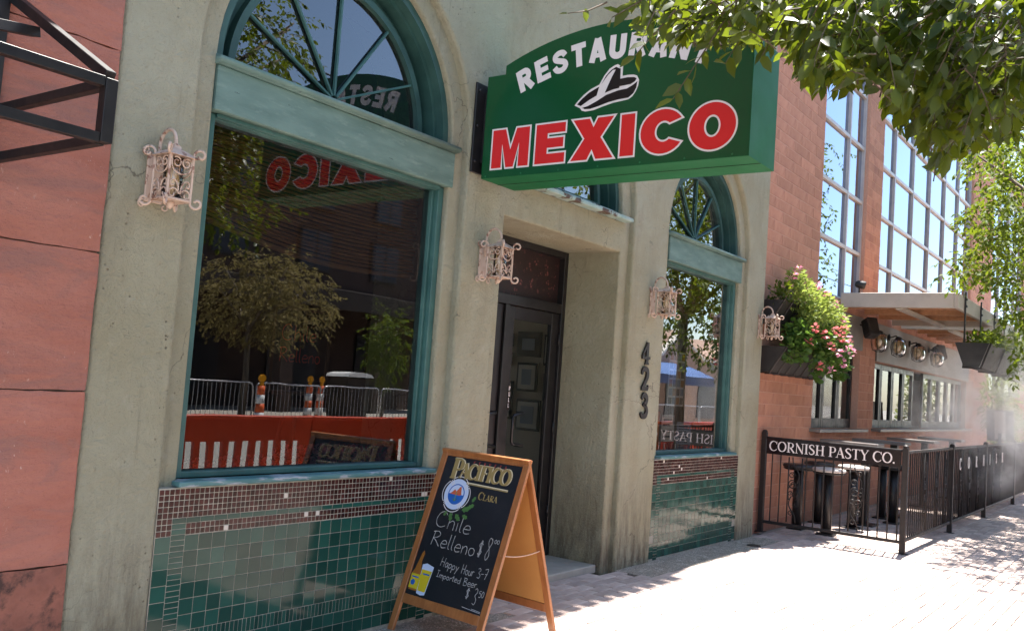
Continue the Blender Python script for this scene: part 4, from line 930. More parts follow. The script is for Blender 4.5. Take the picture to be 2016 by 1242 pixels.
# ---------------------------------------------------------------- sandwich board
af = thing('sandwich_board', 'wooden A-frame chalkboard with gold lettering and chalked prices standing on the pavement', 'sandwich board', (4.72, -.43, 0))
A, B = Vector((4.7646, -.0577, 1.128)), Vector((4.684, -.8145, 1.128)); SP, ZT = .38, 1.128
aU = (B - A).normalized(); n0 = Vector((-.99438, .10586, 0)); aW = (B - A).length
def panel(sgn, art):
    V = (-n0 * sgn * SP + EZ * ZT); L = V.length; V.normalize()
    Nn = aU.cross(V) * sgn; foot = A + n0 * sgn * SP - EZ * ZT
    O = foot; P = lambda u, v, n=0.: O + aU * u + V * v + Nn * n
    def bar(u0, u1, v0, v1, n0_, n1_, nm, mt='wood_frame', par=af):
        m = MB(); m.add(*chbox(P((u0 + u1) / 2, (v0 + v1) / 2, (n0_ + n1_) / 2), (aU, V, Nn), ((u1 - u0) / 2, (v1 - v0) / 2, abs(n1_ - n0_) / 2), .002)); return m.build(nm, mt, par)
    bar(0, .047, .0, L, -.022, .0, 'leg'); bar(aW - .047, aW, .0, L, -.022, .0, 'leg')
    bar(.0475, aW - .0475, L - .047, L, -.021, -.001, 'rail'); bar(.0475, aW - .0475, .178, .236, -.021, -.001, 'rail')
    bd = bar(.048, aW - .048, .237, L - .048, -.014, -.008, 'board', 'chalkboard' if art else 'hardboard')
    m = MB(); m.add(*chbox(P(aW / 2, (.237 + L - .048) / 2, -.0162), (aU, V, Nn), (aW / 2 - .05, (L - .048 - .237) / 2 - .002, .0015), .0005)); m.build('backing', 'hardboard', bd)
    if not art: return
    w_, h_ = aW - .096, L - .048 - .237; O2 = P(.048, .237, -.0078); kx, kz = w_ / .597, h_ / .852
    F = lambda u, v: (u * w_, v * h_)
    fr2 = (O2, aU, V, Nn); hN = 0.
    def txt(s, u, v, hs, ws, mt, nm, font=SERIF, tr=0., wk=1., small=None, h0=.0004):
        m = MB(); text(m, s, font, O2 + aU * (u * w_) + V * (v * h_), aU, V, Nn, h0, hs * kz, ws * kx, tr * kx, wk, small); return m.build(nm, mt, bd)
    # PACIFICO with a pale edge behind gold
    for dx, mt, h0, wk in ((.006, 'gold_light', .0003, 2.1), (0, 'gold', .0026, 1.75)):
        m = MB(); x = .115 * w_
        for i, ch in enumerate('PACIFICO'):
            hs, ws = (.125 * kz, .122 * kx) if i == 0 else (.092 * kz, .091 * kx)
            z = .842 * h_ + (0 if i == 0 else .010)
            glyph(m, SERIF[ch], O2 + aU * (x + dx * .6) + V * (z + dx * .5), aU, V, Nn, h0, hs, ws, wk); x += SERIF[ch][1] * ws * (.86 if i else .8) + .003
        m.build('lettering', mt, bd)
    txt('CERVEZA', .375, .963, .020, .019, 'print_red', 'lettering', tr=.026, wk=1.5)
    txt('CLARA', .56, .727, .046, .046, 'gold', 'lettering', tr=.0, wk=1.35, small=.78)
    m = MB(); m.ribbon([F(.36, .8285), F(.90, .8225)], .007, fr2, .0004); m.build('rule', 'gold_light', bd); m = MB(); m.ribbon([F(.36, .820), F(.90, .814)], .007, fr2, .0004); m.build('rule', 'gold', bd)
    # life ring emblem
    cx, cy = .27, .735; e = lambda rx, ry, n=40: [F(cx + rx * math.cos(2 * PI * k / n), cy + ry * math.sin(2 * PI * k / n)) for k in range(n)]
    m = MB(); m.flat(e(.158, .110), fr2, .0004); m.build('life_ring', 'print_pale', bd)
    m = MB(); m.flat(e(.108, .074), fr2, .0008); m.build('emblem_rim', 'print_blue', bd)
    m = MB(); m.flat(e(.096, .066), fr2, .0012); m.build('emblem_sky', 'print_pale', bd)
    m = MB(); m.flat([F(cx + .096 * math.cos(a), cy + .066 * math.sin(a)) for a in [PI + PI * k / 20 for k in range(21)]], fr2, .0016); m.build('emblem_sea', 'print_blue', bd)
    m = MB(); m.flat([F(cx + a, cy + b) for a, b in ((-.085, -.002), (-.055, .012), (-.03, .034), (-.005, .02), (.03, .055), (.045, .058), (.07, .002), (.05, -.006))], fr2, .002); m.build('emblem_rock', 'print_orange', bd)
    m = MB(); m.tube([fr2[0] + aU * F(cx, 0)[0] + V * ((cy + .02) * h_) + Nn * .002, fr2[0] + aU * F(cx, 0)[0] + V * ((cy - .05) * h_) + Nn * .002], .003, 4); m.ribbon([F(cx - .03, cy - .032), F(cx, cy - .05), F(cx + .03, cy - .032)], .005, fr2, .0024); m.build('emblem_anchor', 'print_hop', bd)
    m = MB()
    for a in (38, 128, 218, 308):
        for d in (-7, 0, 7):
            q = math.radians(a + d); m.ribbon([F(cx + .108 * math.cos(q), cy + .074 * math.sin(q)), F(cx + .172 * math.cos(q), cy + .12 * math.sin(q))], .0045, fr2, .0008)
    for a0, a1 in ((45, 120), (135, 210), (225, 300), (315, 390)):
        m.ribbon([F(cx + (.172 + .012 * math.sin(PI * k / 10)) * math.cos(math.radians(a0 + (a1 - a0) * k / 10)), cy + (.12 + .008 * math.sin(PI * k / 10)) * math.sin(math.radians(a0 + (a1 - a0) * k / 10))) for k in range(11)], .005, fr2, .0012)
    m.build('ring_rope', 'vinyl_white', bd)
    m = MB()
    for u, v, a, s in ((.27, .605, -70, .06), (.34, .60, -40, .06), (.40, .635, 15, .07), (.47, .655, 30, .055), (.50, .70, 60, .045), (.43, .60, -15, .05), (.22, .61, -120, .04)):
        c, sn = math.cos(math.radians(a)), math.sin(math.radians(a)); q = [(0, 0), (.35, .3), (.5, .18), (.75, .26), (1, 0), (.75, -.26), (.5, -.18), (.35, -.3)]
        m.flat([(u * w_ + (x * c - y * sn) * s, v * h_ + (x * sn + y * c) * s) for x, y in q], fr2, .0006 + .0002 * v)
    m.build('hop_sprig', 'print_hop', bd)
    # bottle and glass
    m = MB(); m.flat([F(*q) for q in ((.03, .032), (.012, .145), (.035, .172), (.055, .236), (.07, .289), (.088, .31), (.106, .289), (.098, .236), (.114, .186), (.14, .146), (.141, .031))], fr2, .0004); m.build('bottle_print', 'print_amber', bd)
    m = MB(); m.flat([F(*q) for q in ((.021, .045), (.012, .143), (.138, .143), (.143, .043))], fr2, .0008); m.build('bottle_label', 'print_yellow', bd)
    m = MB(); m.flat([F(*q) for q in ((.145, .02), (.122, .215), (.176, .229), (.276, .214), (.258, .02), (.204, .012))], fr2, .0004); m.build('glass_print', 'print_pale', bd)
    m = MB(); m.flat([F(*q) for q in ((.15, .038), (.131, .183), (.268, .183), (.252, .038))], fr2, .0008); m.build('beer_print', 'print_yellow', bd)
    m = MB(); m.ribbon([F(.03, .122), F(.12, .122)], .009, fr2, .0012); m.ribbon([F(.16, .155), F(.25, .155)], .009, fr2, .0012); m.flat([F(.06 + .03 * math.cos(q), .085 + .02 * math.sin(q)) for q in [k * PI / 6 for k in range(12)]], fr2, .0012); m.build('label_mark', 'print_blue', bd)
    # chalk writing
    m = MB(); k_ = lambda s, u, v, hs, ws, wd, r=0.: chalk(m, s, O2 + aU * (u * w_) + V * (v * h_), aU, V, Nn, .0005, hs * kz, ws * kx, wd * 1.1, r, .002)
    k_('Chile', .10, .492, .095, .135, .0036, -.03); k_('Relleno', .13, .358, .085, .117, .0036, -.02); k_('$', .745, .36, .085, .07, .0034); k_('8', .84, .345, .125, .075, .003); k_('00', .915, .463, .022, .038, .0028)
    k_('Happy', .34, .238, .052, .060, .003, -.06); k_('Hour', .625, .225, .052, .050, .003); k_('3-7', .82, .224, .055, .055, .003, .05); k_('Imported', .335, .162, .036, .052, .0028, -.02); k_('Beer', .69, .155, .042, .053, .0028, .02)
    k_('$', .755, .08, .055, .055, .003); k_('3', .85, .052, .09, .058, .003); k_('50', .91, .108, .034, .038, .0028)
    m.build('chalk_writing', 'chalk', bd)
    m = MB(); m.ribbon([F(.755, .022), F(.985, .013)], .0022, fr2, .0005); m.ribbon([F(.87, .026), F(.985, .020)], .002, fr2, .0005); m.build('small_print', 'vinyl_white', bd)
panel(1, True); panel(-1, False)
def sag_chain(a, b, dip, nm):
    a, b = Vector(a), Vector(b); m = MB()
    m.tube([a.lerp(b, k / 14) - EZ * dip * math.sin(PI * k / 14) for k in range(15)], .0032, 5); return m.build(nm, 'rope', af, True)
sag_chain(A + aU * (aW - .02) + n0 * SP * .5 - EZ * ZT * .5 , A + aU * (aW - .02) - n0 * SP * .5 - EZ * ZT * .5, .02, 'chain')
sag_chain(A + aU * .02 + n0 * SP * .5 - EZ * ZT * .5, A + aU * .02 - n0 * SP * .5 - EZ * ZT * .5, .02, 'chain')
# ---------------------------------------------------------------- patio fence
XF, YF = 11.03, -1.54
fe = thing('patio_fence', 'black iron patio fence with white-lettered sign board and scrollwork panels', 'fence', (XF, YF, 0))
def fpost(x, y, h=1.17):
    m = MB(); m.box(x - .03, x + .03, y - .03, y + .03, .004, h, .003); p = m.build('post', 'rusty_steel', fe)
    c = MB(); c.lathe([(.03, h), (.034, h + .006), (.03, h + .02), (.012, h + .03)], (x, y, 0), 10); c.build('post_cap', 'rusty_steel', p, True)
    c = MB(); c.box(x - .06, x + .06, y - .06, y + .06, .0, .0035, .001); c.build('base_plate', 'rusty_steel', p)
fpost(XF, YF); fpost(XF, YB - .06, 1.2)
for x in (13.63, 16.28, 19.4, 22.4): fpost(x, YF, 1.15)
def rail(a, b, w_, h_): m = MB(); m.bar(a, b, w_, h_); m.build('rail', 'rusty_steel', fe)
rail((XF, YB - .09, 1.135), (XF, YF + .03, 1.135), .03, .03); rail((XF, YB - .09, .125), (XF, YF + .03, .125), .03, .035)
xs = [XF + .03, 13.6, 13.66, 16.25, 16.31, 19.37, 19.43, 22.37]
for a, b in zip(xs[::2], xs[1::2]): rail((a, YF, 1.12), (b, YF, 1.12), .035, .03); rail((a, YF, .14), (b, YF, .14), .03, .035)
pk = MB(); pk.tube([(0, 0, .142), (0, 0, 1.106)], .0085, 6); pm = pk.mesh('picket', 'rusty_steel')
y = YB - .17; orn = (-.30, -1.02)
while y > YF + .06:
    if not any(abs(y - o) < .09 for o in orn): link('picket', pm, fe, (XF, y, 0))
    y -= .104
x = XF + .13
pkn = 0
while x < 22.3:
    if not any(abs(x - q) < .05 for q in (13.63, 16.28, 19.4)): link('picket', pm, fe, (x, YF, 0))
    x += .104
def scrollwork(c, u, z0=.16, z1=.93):
    m = MB(); c = Vector(c); P = lambda a, b: c + u * a + EZ * (z0 + (z1 - z0) * b); r = .007
    for s in (1, -1):
        Q = lambda a, b: P(a * s, .5 + (b - .5) * s)
        m.tube([Q(*q) for q in smooth([(-.03, 1.0), (-.02, .9), (.02, .82), (.055, .74), (.05, .66), (.03, .60)], 5)], r, 6)
        m.tube(scroll(Q(.03, .86), u * s, EZ * s, .035, 1.3, PI, 18), r * .8, 5); m.tube(scroll(Q(-.03, .72), u * s, EZ * s, .04, 1.3, 0, 18), r * .8, 5)
        m.tube(scroll(Q(-.02, .58), u * s, EZ * s, .055, 1.4, PI * .4, 20), r, 5); m.tube(scroll(Q(.045, .56), u * s, EZ * s, .03, 1.2, PI, 16), r * .8, 5)
        m.tube([Q(*q) for q in smooth([(.06, .66), (.07, .5), (.03, .42), (-.02, .40)], 5)], r, 6)
    m.tube([P(-.075, 0), P(-.075, 1)], .0085, 6); m.tube([P(.085, 0), P(.085, 1)], .0085, 6)
    m.build('scroll_ornament', 'rusty_steel', fe, True)
for o in orn: scrollwork((XF, o, 0), -EY)
for x in (12.0, 12.65, 13.2, 14.25, 14.9, 15.6, 17.0, 17.8): scrollwork((x, YF - .012, 0), EX, .17, 1.09)
m = MB(); m.box(XF - .032, XF - .017, YF + .04, YB - .10, .945, 1.14, .002); bd = m.build('sign_board', 'vinyl_black', fe)
s = 'CORNISH PASTY CO.'; L = 1.455; ws0 = .135; ln = textlen(s, SERIF, ws0); k = L / ln
xx = 0.
for ch in s:
    if ch != ' ': m = MB(); glyph(m, SERIF[ch], Vector((XF - .0325, YB - .135 - xx, .985)), -EY, EZ, -EX, .0004, .118, ws0 * k, 1.05); m.build('letter', 'vinyl_white', bd)
    xx += SERIF[ch][1] * ws0 * k
x = 14.05
for ch in 'CORNISH':
    m = MB(); glyph(m, SERIF[ch], Vector((x, YF - .028, .82)), EX, EZ, -EY, 0, .16, .15, 1.05, .006); m.build('letter', 'vinyl_white', fe); x += .62

# ---------------------------------------------------------------- bar stools and tables
def stool(x, y, seat, label):
    t = thing('bar_stool', label, 'stool', (x, y, 0), 'bar stools bolted down on the patio')
    m = MB(); m.box(x - .1, x + .1, y - .1, y + .1, .001, .02, .004); m.build('base_plate', 'black_steel', t)
    m = MB(); m.tube([(x, y, .02), (x, y, .74)], .062, 12); m.build('post', 'black_steel', t, True)
    m = MB(); m.lathe([(.06, .735), (.17, .74), (.19, .75), (.19, .765), (.06, .766)], (x, y, 0), 24); m.build('seat_pan', 'black_steel', t, True)
    m = MB(); m.lathe([(.185, .766), (.2, .775), (.203, .79), (.19, .808), (.12, .818), (.0, .82)], (x, y, 0), 24); m.build('seat', seat, t, True)
    return t
stool(11.72, -.12, 'seat_black', 'black-seated bar stool nearest the brick wall behind the fence sign')
stool(11.60, -.53, 'seat_vinyl', 'pale-seated bar stool standing in the sun behind the fence sign')
stool(12.60, -.55, 'seat_vinyl', 'pale-seated bar stool beside the first patio table')
stool(12.62, -.10, 'seat_black', 'black-seated bar stool between brick wall and first patio table')
stool(14.2, -.52, 'seat_black', 'black-seated bar stool beyond the second patio table')
stool(13.75, -.78, 'seat_black', 'black-seated bar stool at the outer end of the patio tables')
def table(x, label):
    t = thing('bar_table', label, 'table', (x, -.3, 0), 'high patio tables')
    m = MB(); m.box(x - .2, x + .2, -.74, .02, 1.06, 1.105, .006); m.build('table_top', 'table_top', t)
    m = MB(); m.box(x - .05, x + .05, -.6, -.5, .02, 1.059, .004); m.build('leg', 'black_steel', t)
    m = MB(); m.box(x - .18, x + .18, -.72, -.38, .001, .019, .004); m.build('base_plate', 'black_steel', t); return t
T0 = table(13.15, 'high patio table nearest the fence sign')
dup(T0, (1.55, 0, 0), 'high patio table in the middle of the row'); dup(T0, (3.6, 0, 0), 'high patio table under the misters'); dup(T0, (5.9, 0, 0), 'high patio table at the far end of the row')

# wall lights and loudspeakers under the canopy
def jar_light(x, z, label):
    t = thing('wall_light', label, 'wall light', (x, YB - .04, z), 'caged jar lights on the brick building')
    m = MB(); m.lathe([(.06, 0), (.06, .02), (.02, .03)], (x, YB - .035, z + .16), 12, -EY); m.tube([(x, YB - .06, z + .16), (x, YB - .16, z + .19), (x, YB - .2, z + .15)], .012, 6); m.build('arm', 'black_steel', t, True)
    m = MB(); m.lathe([(.05, .12), (.10, .10), (.115, .06), (.115, -.06), (.095, -.12), (.05, -.14)], (x, YB - .2, z), 16); m.build('glass_jar', 'lamp_glass', t, True)
    m = MB(); m.lathe([(.02, .05), (.045, .0), (.03, -.05), (.01, -.07)], (x, YB - .2, z), 12); m.build('bulb', 'vinyl_white', t, True)
    m = MB()
    for k in range(6):
        a = k * PI / 3; m.tube([(x + r * math.cos(a), YB - .2 + r * math.sin(a), z + h) for r, h in ((.04, .14), (.115, .11), (.13, 0), (.105, -.14), (.03, -.17))], .006, 5)
    m.lathe([(.055, .115), (.055, .16), (.02, .18)], (x, YB - .2, z), 12); m.build('cage', 'black_steel', t, True); return t
J0 = jar_light(15.55, 2.66, 'caged jar light on the brick column between the window openings')
for d, lb in ((1.25, 'caged jar light first right of the brick column under the mist'), (2.75, 'caged jar light second right of the brick column'), (4.4, 'caged jar light farthest along the wall panel')): dup(J0, (d, 0, 0), lb)
def speaker(x, z, label):
    t = thing('loudspeaker', label, 'loudspeaker', (x, YB, z), 'patio loudspeakers')
    m = MB(); ax = (Vector((.8, -.6, 0)), Vector((.55, .73, -.4)).normalized(), Vector((.2, .27, .94)).normalized())
    m.add(*chbox((x, YB - .2, z), ax, (.10, .09, .15), .02)); m.build('cabinet', 'planter_black', t)
    m = MB(); m.tube([(x, YB - .03, z + .05), (x, YB - .14, z + .02)], .014, 6); m.build('mount', 'black_steel', t); return t
S0 = speaker(15.0, 2.83, 'black loudspeaker under the canopy beside the brick column'); dup(S0, (5.2, 0, -.05), 'black loudspeaker high on the wall amid the mist')

t = thing('flood_light', 'small black flood light standing on the near canopy roof by the window', 'light', (14.0, -.1, 3.25))
m = MB(); m.tube([(14.02, -.12, 3.262), (14.02, -.12, 3.36)], .012, 6); m.build('stem', 'black_steel', t); m = MB(); m.lathe([(.03, -.09), (.055, -.06), (.06, .05), (.05, .06)], (14.02, -.15, 3.39), 10, Vector((.3, -1, -.2))); m.build('head', 'planter_black', t, True)
# ---------------------------------------------------------------- planters and flowers
def wedge_planter(x0, x1, z0, z1, y0, dep, label, group=None):
    t = thing('wall_planter', label, 'planter', ((x0 + x1) / 2, y0, z0), 'black planters on the brick wall')
    pr = [(0, 0), (-dep * .45, 0), (-dep, z1 - z0), (0, z1 - z0)]
    m = MB(); m.prism(pr, (Vector((x0, y0, z0)), EY, EZ, EX), 0, x1 - x0); m.build('box', 'planter_black', t)
    m = MB(); x = x0 + .02
    while x < x1:
        m.tube([(x, y0, z0 - .012), (x, y0 - dep * .45, z0 - .012), (x, y0 - dep - .015, z1 + .01)], .009, 5); x += .28
    m.tube([(x0, y0 - dep - .015, z1 + .012), (x1, y0 - dep - .015, z1 + .012)], .009, 5); m.tube([(x0, y0 - dep * .45, z0 - .014), (x1, y0 - dep * .45, z0 - .014)], .009, 5)
    m.build('bracket', 'black_steel', t); return t
wedge_planter(10.75, 12.75, 1.93, 2.24, YB - .008, .36, 'lowest black wedge planter on the brick wall, full of geraniums')
wedge_planter(10.75, 12.3, 2.52, 2.80, YB - .008, .30, 'upper black wedge planter on the brick wall with lime foliage')
LEAF8 = ([(0, 0, 0), (.22, .21, .04), (.22, -.21, .04), (.22, 0, 0), (.60, .215, .02), (.60, -.215, .02), (.64, 0, -.035), (1, 0, -.11)],
         [(0, 3, 1), (0, 2, 3), (1, 3, 6, 4), (3, 2, 5, 6), (4, 6, 7), (6, 5, 7)])
LEAF4 = ([(0, 0, 0), (.5, .25, .04), (1, 0, -.05), (.5, -.25, .04)], [(0, 3, 2), (0, 2, 1)])
ROUND = ([(0, 0, 0), (.25, .42, .08), (.75, .5, .1), (1, 0, .02), (.75, -.5, .1), (.25, -.42, .08)], [(0, 5, 4, 3), (0, 3, 2, 1)])
def orient(p, d, nrm, s):
    d = Vector(d).normalized(); n = Vector(nrm); y = n.cross(d)
    if y.length < 1e-4: y = d.cross(EX)
    y.normalize(); n = d.cross(y)
    return Matrix(((d.x * s, y.x * s, n.x * s, p[0]), (d.y * s, y.y * s, n.y * s, p[1]), (d.z * s, y.z * s, n.z * s, p[2]), (0, 0, 0, 1)))
def rv(r=1.): return Vector((random.gauss(0, r), random.gauss(0, r), random.gauss(0, r)))
def bush(t, blobs, n, size, mt, tmpl=LEAF4, nm='foliage'):
    xf = []
    for (c, r, wgt) in blobs:
        c = Vector(c)
        for i in range(int(n * wgt)):
            q = rv().normalized() * (random.random() ** .45); p = c + Vector((q.x * r[0], q.y * r[1], q.z * r[2]))
            d = (q + rv(.5) + Vector((0, -.3, .1))).normalized()
            xf.append(orient(p, d, EZ + rv(.6), size * random.uniform(.6, 1.25)))
    return tag(instances(nm, mt, tmpl, xf, t), kind='stuff')
def stems(t, base, tips, r=.006):
    m = MB()
    for p in tips:
        b = Vector(base) + Vector((random.uniform(-.5, .5), random.uniform(-.08, .05), 0)); p = Vector(p); mid = b.lerp(p, .5) + Vector((0, -.05, .08)); m.tube([b, mid, p], [r, r * .8, r * .4], 5)
    m.build('stems', 'twig', t)
def blooms(t, pts, mt, s=.035):
    for p in pts:
        xf = []
        for k in range(13):
            q = rv().normalized(); xf.append(orient(Vector(p) + q * s * .6, q, EZ, s * 1.05))
        instances('bloom', mt, ROUND, xf, t)
pl = thing('lime_plant', 'lime green trailing plant with pink blooms spilling over the upper wall planter', 'plant', (11.6, -.1, 2.75))
bl = [((11.35, -.18, 3.02), (.38, .22, .26), 1.1), ((11.75, -.25, 2.92), (.42, .26, .26), 1.2), ((12.25, -.28, 2.82), (.45, .26, .24), 1.1), ((12.65, -.25, 2.65), (.36, .22, .22), .9), ((11.45, -.3, 2.66), (.3, .2, .24), .7), ((12.45, -.3, 2.48), (.3, .2, .28), .6), ((11.2, -.15, 3.28), (.16, .12, .16), .3)]
bl = [((10.9 + (c_[0] - 10.9) * .85, c_[1], 2.5 + (c_[2] - 2.5) * .78), (r_[0] * .85, r_[1] * .85, r_[2] * .8), w_) for c_, r_, w_ in bl]; bush(pl, bl, 480, .07, 'lime_leaf'); stems(pl, (11.6, -.08, 2.76), [b[0] for b in bl] + [(11.1, -.15, 3.2), (11.0, -.1, 3.12)])
blooms(pl, [(11.1, -.2, 3.22), (10.98, -.2, 3.12), (11.32, -.38, 3.04), (11.55, -.42, 2.96), (11.8, -.46, 2.86), (12.1, -.48, 2.7)], 'pink_petal', .035)
pl = thing('dark_ivy', 'small dark trailing ivy hanging beside the stucco corner', 'plant', (10.85, 0, 2.8))
bush(pl, [((10.86, -.08, 2.88), (.16, .14, .14), 1)], 260, .06, 'ficus_leaf'); stems(pl, (10.86, 0, 2.8), [(10.8, -.1, 3.0), (10.9, -.15, 2.75)])
pl = thing('geranium_plant', 'bushy geranium with red and pink blooms filling the lowest wall planter', 'plant', (11.7, -.1, 2.2))
bl = [((11.15, -.25, 2.42), (.36, .22, .22), 1), ((11.65, -.32, 2.40), (.40, .25, .22), 1), ((12.2, -.34, 2.38), (.42, .24, .24), 1.1), ((12.6, -.3, 2.30), (.34, .22, .24), .9), ((10.95, -.25, 2.18), (.26, .18, .2), .6), ((11.9, -.42, 2.12), (.4, .16, .2), .9), ((12.45, -.4, 2.02), (.3, .14, .2), .6), ((11.35, -.42, 1.98), (.14, .08, .2), .3)]
bl = [((10.9 + (c_[0] - 10.9) * .86, c_[1], 2.33 + (c_[2] - 2.33) * .82), (r_[0] * .86, r_[1] * .9, r_[2] * .85), w_) for c_, r_, w_ in bl]; bush(pl, bl, 330, .062, 'geranium_leaf', ROUND); stems(pl, (11.7, -.1, 2.22), [b[0] for b in bl])
blooms(pl, [(11.03, -0.46, 2.49), (11.29, -0.5, 2.43), (11.54, -0.55, 2.52), (11.72, -0.56, 2.42), (11.89, -0.55, 2.55), (10.94, -0.42, 2.31), (12.32, -0.5, 2.4), (11.35, -0.56, 2.29), (11.16, -0.5, 2.04)], 'red_petal', .042)
blooms(pl, [(11.63, -0.58, 2.24), (12.1, -0.56, 2.31), (11.8, -0.58, 2.12), (11.43, -0.55, 2.0), (12.49, -0.5, 2.29), (12.02, -0.56, 2.45)], 'pink_petal', .042)
# planters hanging from the canopy edge
def hang_planter(x0, x1, label, seed):
    t = thing('hanging_planter', label, 'planter', ((x0 + x1) / 2, -1.55, 2.25), 'planters hung from the canopy edge')
    pr = [(-.1, 2.26), (.1, 2.26), (.22, 2.60), (-.22, 2.60)]
    m = MB(); m.prism(pr, (Vector((x0, -1.62, 0)), EY, EZ, EX), 0, x1 - x0); m.build('box', 'planter_black', t)
    n = 3
    for k in range(n):
        x = x0 + .03 + (x1 - x0 - .06) * k / (n - 1); m = MB(); m.box(x - .02, x + .02, -1.525, -1.505, 2.25, 3.32, .003)
        for z in (3.1, 3.2): m.box(x - .03, x + .03, -1.54, -1.526, z, z + .03, .002)
        m.tube([(x, -1.50, 2.25), (x, -1.74, 2.245), (x, -1.86, 2.60)], .014, 5); m.build('hanger', 'black_steel', t)
    pt = thing('planter_foliage', label.replace('black planter', 'green and reddish foliage growing in the planter'), 'plant', ((x0 + x1) / 2, -1.62, 2.6), 'foliage in the hung planters')
    w_ = x1 - x0
    bush(pt, [((x0 + w_ * .2, -1.65, 2.66), (.3, .2, .16), 1), ((x0 + w_ * .55, -1.66, 2.68), (.45, .22, .18), 1.4), ((x0 + w_ * .9, -1.68, 2.62), (.35, .22, .22), 1.1), ((x1, -1.72, 2.45), (.2, .18, .26), .8)], 330, .075, 'far_leaf'); stems(pt, ((x0 + x1) / 2, -1.62, 2.58), [(x0 + .3, -1.7, 2.72), (x1 - .3, -1.7, 2.76)])
hang_planter(14.3, 16.9, 'black planter hung from the near canopy edge', 1); hang_planter(17.9, 20.4, 'black planter hung from the far canopy edge', 2)
pl = thing('far_shrub', 'tall pale green shrub at the far end of the patio behind the mist', 'plant', (24.2, -.6, 0))
bush(pl, [((24.2, -.6, 1.9), (.5, .45, 1.0), 2.2), ((24.3, -.8, 1.1), (.5, .45, .7), 1.2)], 420, .12, 'lime_leaf'); m = MB(); m.tube([(24.2, -.6, 0), (24.2, -.6, 1.6)], [.05, .02], 6); m.build('stem', 'bark', pl)
# menu stand and chairs at the end of the patio
t = thing('menu_stand', 'dark menu stand with a pale sheet at the far end of the patio', 'menu stand', (21.5, -1.0, 0))
m = MB(); m.box(21.47, 21.53, -1.03, -.97, 0, 1.25); m.build('post', 'black_steel', t); m = MB(); m.add(*chbox((21.5, -1.0, 1.4), (Vector((.2, -1, 0)).normalized(), Vector((1, .2, .3)).normalized(), Vector((-.3, 0, 1)).normalized()), (.25, .02, .33), .005)); m.build('board', 'black_steel', t)
m = MB(); m.add(*chbox((21.47, -1.0, 1.41), (Vector((.2, -1, 0)).normalized(), Vector((1, .2, .3)).normalized(), Vector((-.3, 0, 1)).normalized()), (.1, .021, .3), .002)); m.build('sheet', 'paper', t)

# ---------------------------------------------------------------- mist under the canopy
def mistmat(name, dens, scale, centre, radii):
    m = bpy.data.materials.new(name); m.use_nodes = True; t = m.node_tree; t.nodes.remove(t.nodes['Principled BSDF']); MT[name] = m
    v = N(t, 'ShaderNodeVolumePrincipled'); v.inputs['Color'].default_value = (1, 1, 1, 1); v.inputs['Anisotropy'].default_value = .0
    co = coord(t); nz = ramp(t, noise(t, co, scale, 6, .68, 1.4), .46, .74)
    mp = N(t, 'ShaderNodeMapping'); mp.vector_type = 'POINT'; t.links.new(co, mp.inputs[0])
    mp.inputs['Scale'].default_value = [1 / r for r in radii]; mp.inputs['Location'].default_value = [-c / r for c, r in zip(centre, radii)]
    ln = N(t, 'ShaderNodeVectorMath', operation='LENGTH'); t.links.new(mp.outputs[0], ln.inputs[0])
    fall = ramp(t, ln.outputs['Value'], 1.0, .25)
    k = N(t, 'ShaderNodeMath', operation='MULTIPLY'); t.links.new(nz, k.inputs[0]); t.links.new(fall, k.inputs[1])
    k2 = N(t, 'ShaderNodeMath', operation='MULTIPLY'); t.links.new(k.outputs[0], k2.inputs[0]); k2.inputs[1].default_value = dens
    t.links.new(k2.outputs[0], v.inputs['Density']); t.links.new(v.outputs[0], t.nodes['Material Output'].inputs['Volume'])
c, r = (16.9, -1.5, 1.65), (3.8, 1.25, 1.5)
mistmat('mist_vol', 2.0, 1.35, c, r)
m = MB(); m.box(c[0] - r[0], c[0] + r[0], c[1] - r[1], c[1] + r[1], .02, c[2] + r[2], 0.001)
tag(m.build('mist', 'mist_vol'), 'drifting white water mist from the patio misters', 'mist', kind='stuff')

# ---------------------------------------------------------------- street trees
def twig_leaves(base, d, n, ls, out, twigs, droop=.5):
    d = Vector(d).normalized(); p = Vector(base); step = ls * .42; pts = [p.copy()]; s = 1
    for i in range(n):
        d = (d + Vector((0, 0, -.10 * droop)) + rv(.08)).normalized(); p = p + d * step; pts.append(p.copy())
        side = d.cross(EZ)
        if side.length < .1: side = EX.copy()
        side.normalize(); s = -s
        ld = (d * .55 + side * s * .75 + EZ * -.35 + rv(.22)).normalized()
        out.append(orient(p, ld, EZ * 1.0 + rv(.45), ls * random.uniform(.75, 1.2)))
    out.append(orient(p, d, EZ + rv(.4), ls))
    twigs.append(pts)
OUT = [(1150, -60), (1185, 0), (1215, 20), (1245, 80), (1275, 85), (1300, 118), (1330, 122), (1350, 100), (1395, 100), (1440, 112), (1490, 112), (1530, 130), (1560, 168), (1600, 205), (1660, 200), (1715, 195), (1745, 262), (1800, 300), (1835, 375), (1862, 350), (1890, 315), (1950, 300), (2040, 285)]
def low_edge(px):
    if px < OUT[0][0]: return -1e4
    for (a, b), (c, d) in zip(OUT[:-1], OUT[1:]):
        if a <= px <= c: return b + (d - b) * (px - a) / (c - a)
    return OUT[-1][1]
def keep(p, frame_ok=True):
    dz = (Vector(p) - CAM).dot(CF)
    if dz < .3: return True
    px, py, _ = proj(p)
    if px < -150 or py < -60 or px > 2300: return True
    if py > 1300: return True
    return frame_ok and px > 1150 and py < low_edge(px)
tr = thing('street_tree', 'dark green ficus street tree overhanging the sign at the upper right', 'tree', (3.9, -4.75, 0))
trunk = [(3.9, -4.75, -.1), (3.88, -4.74, .8), (3.95, -4.72, 1.8), (3.9, -4.66, 2.6)]
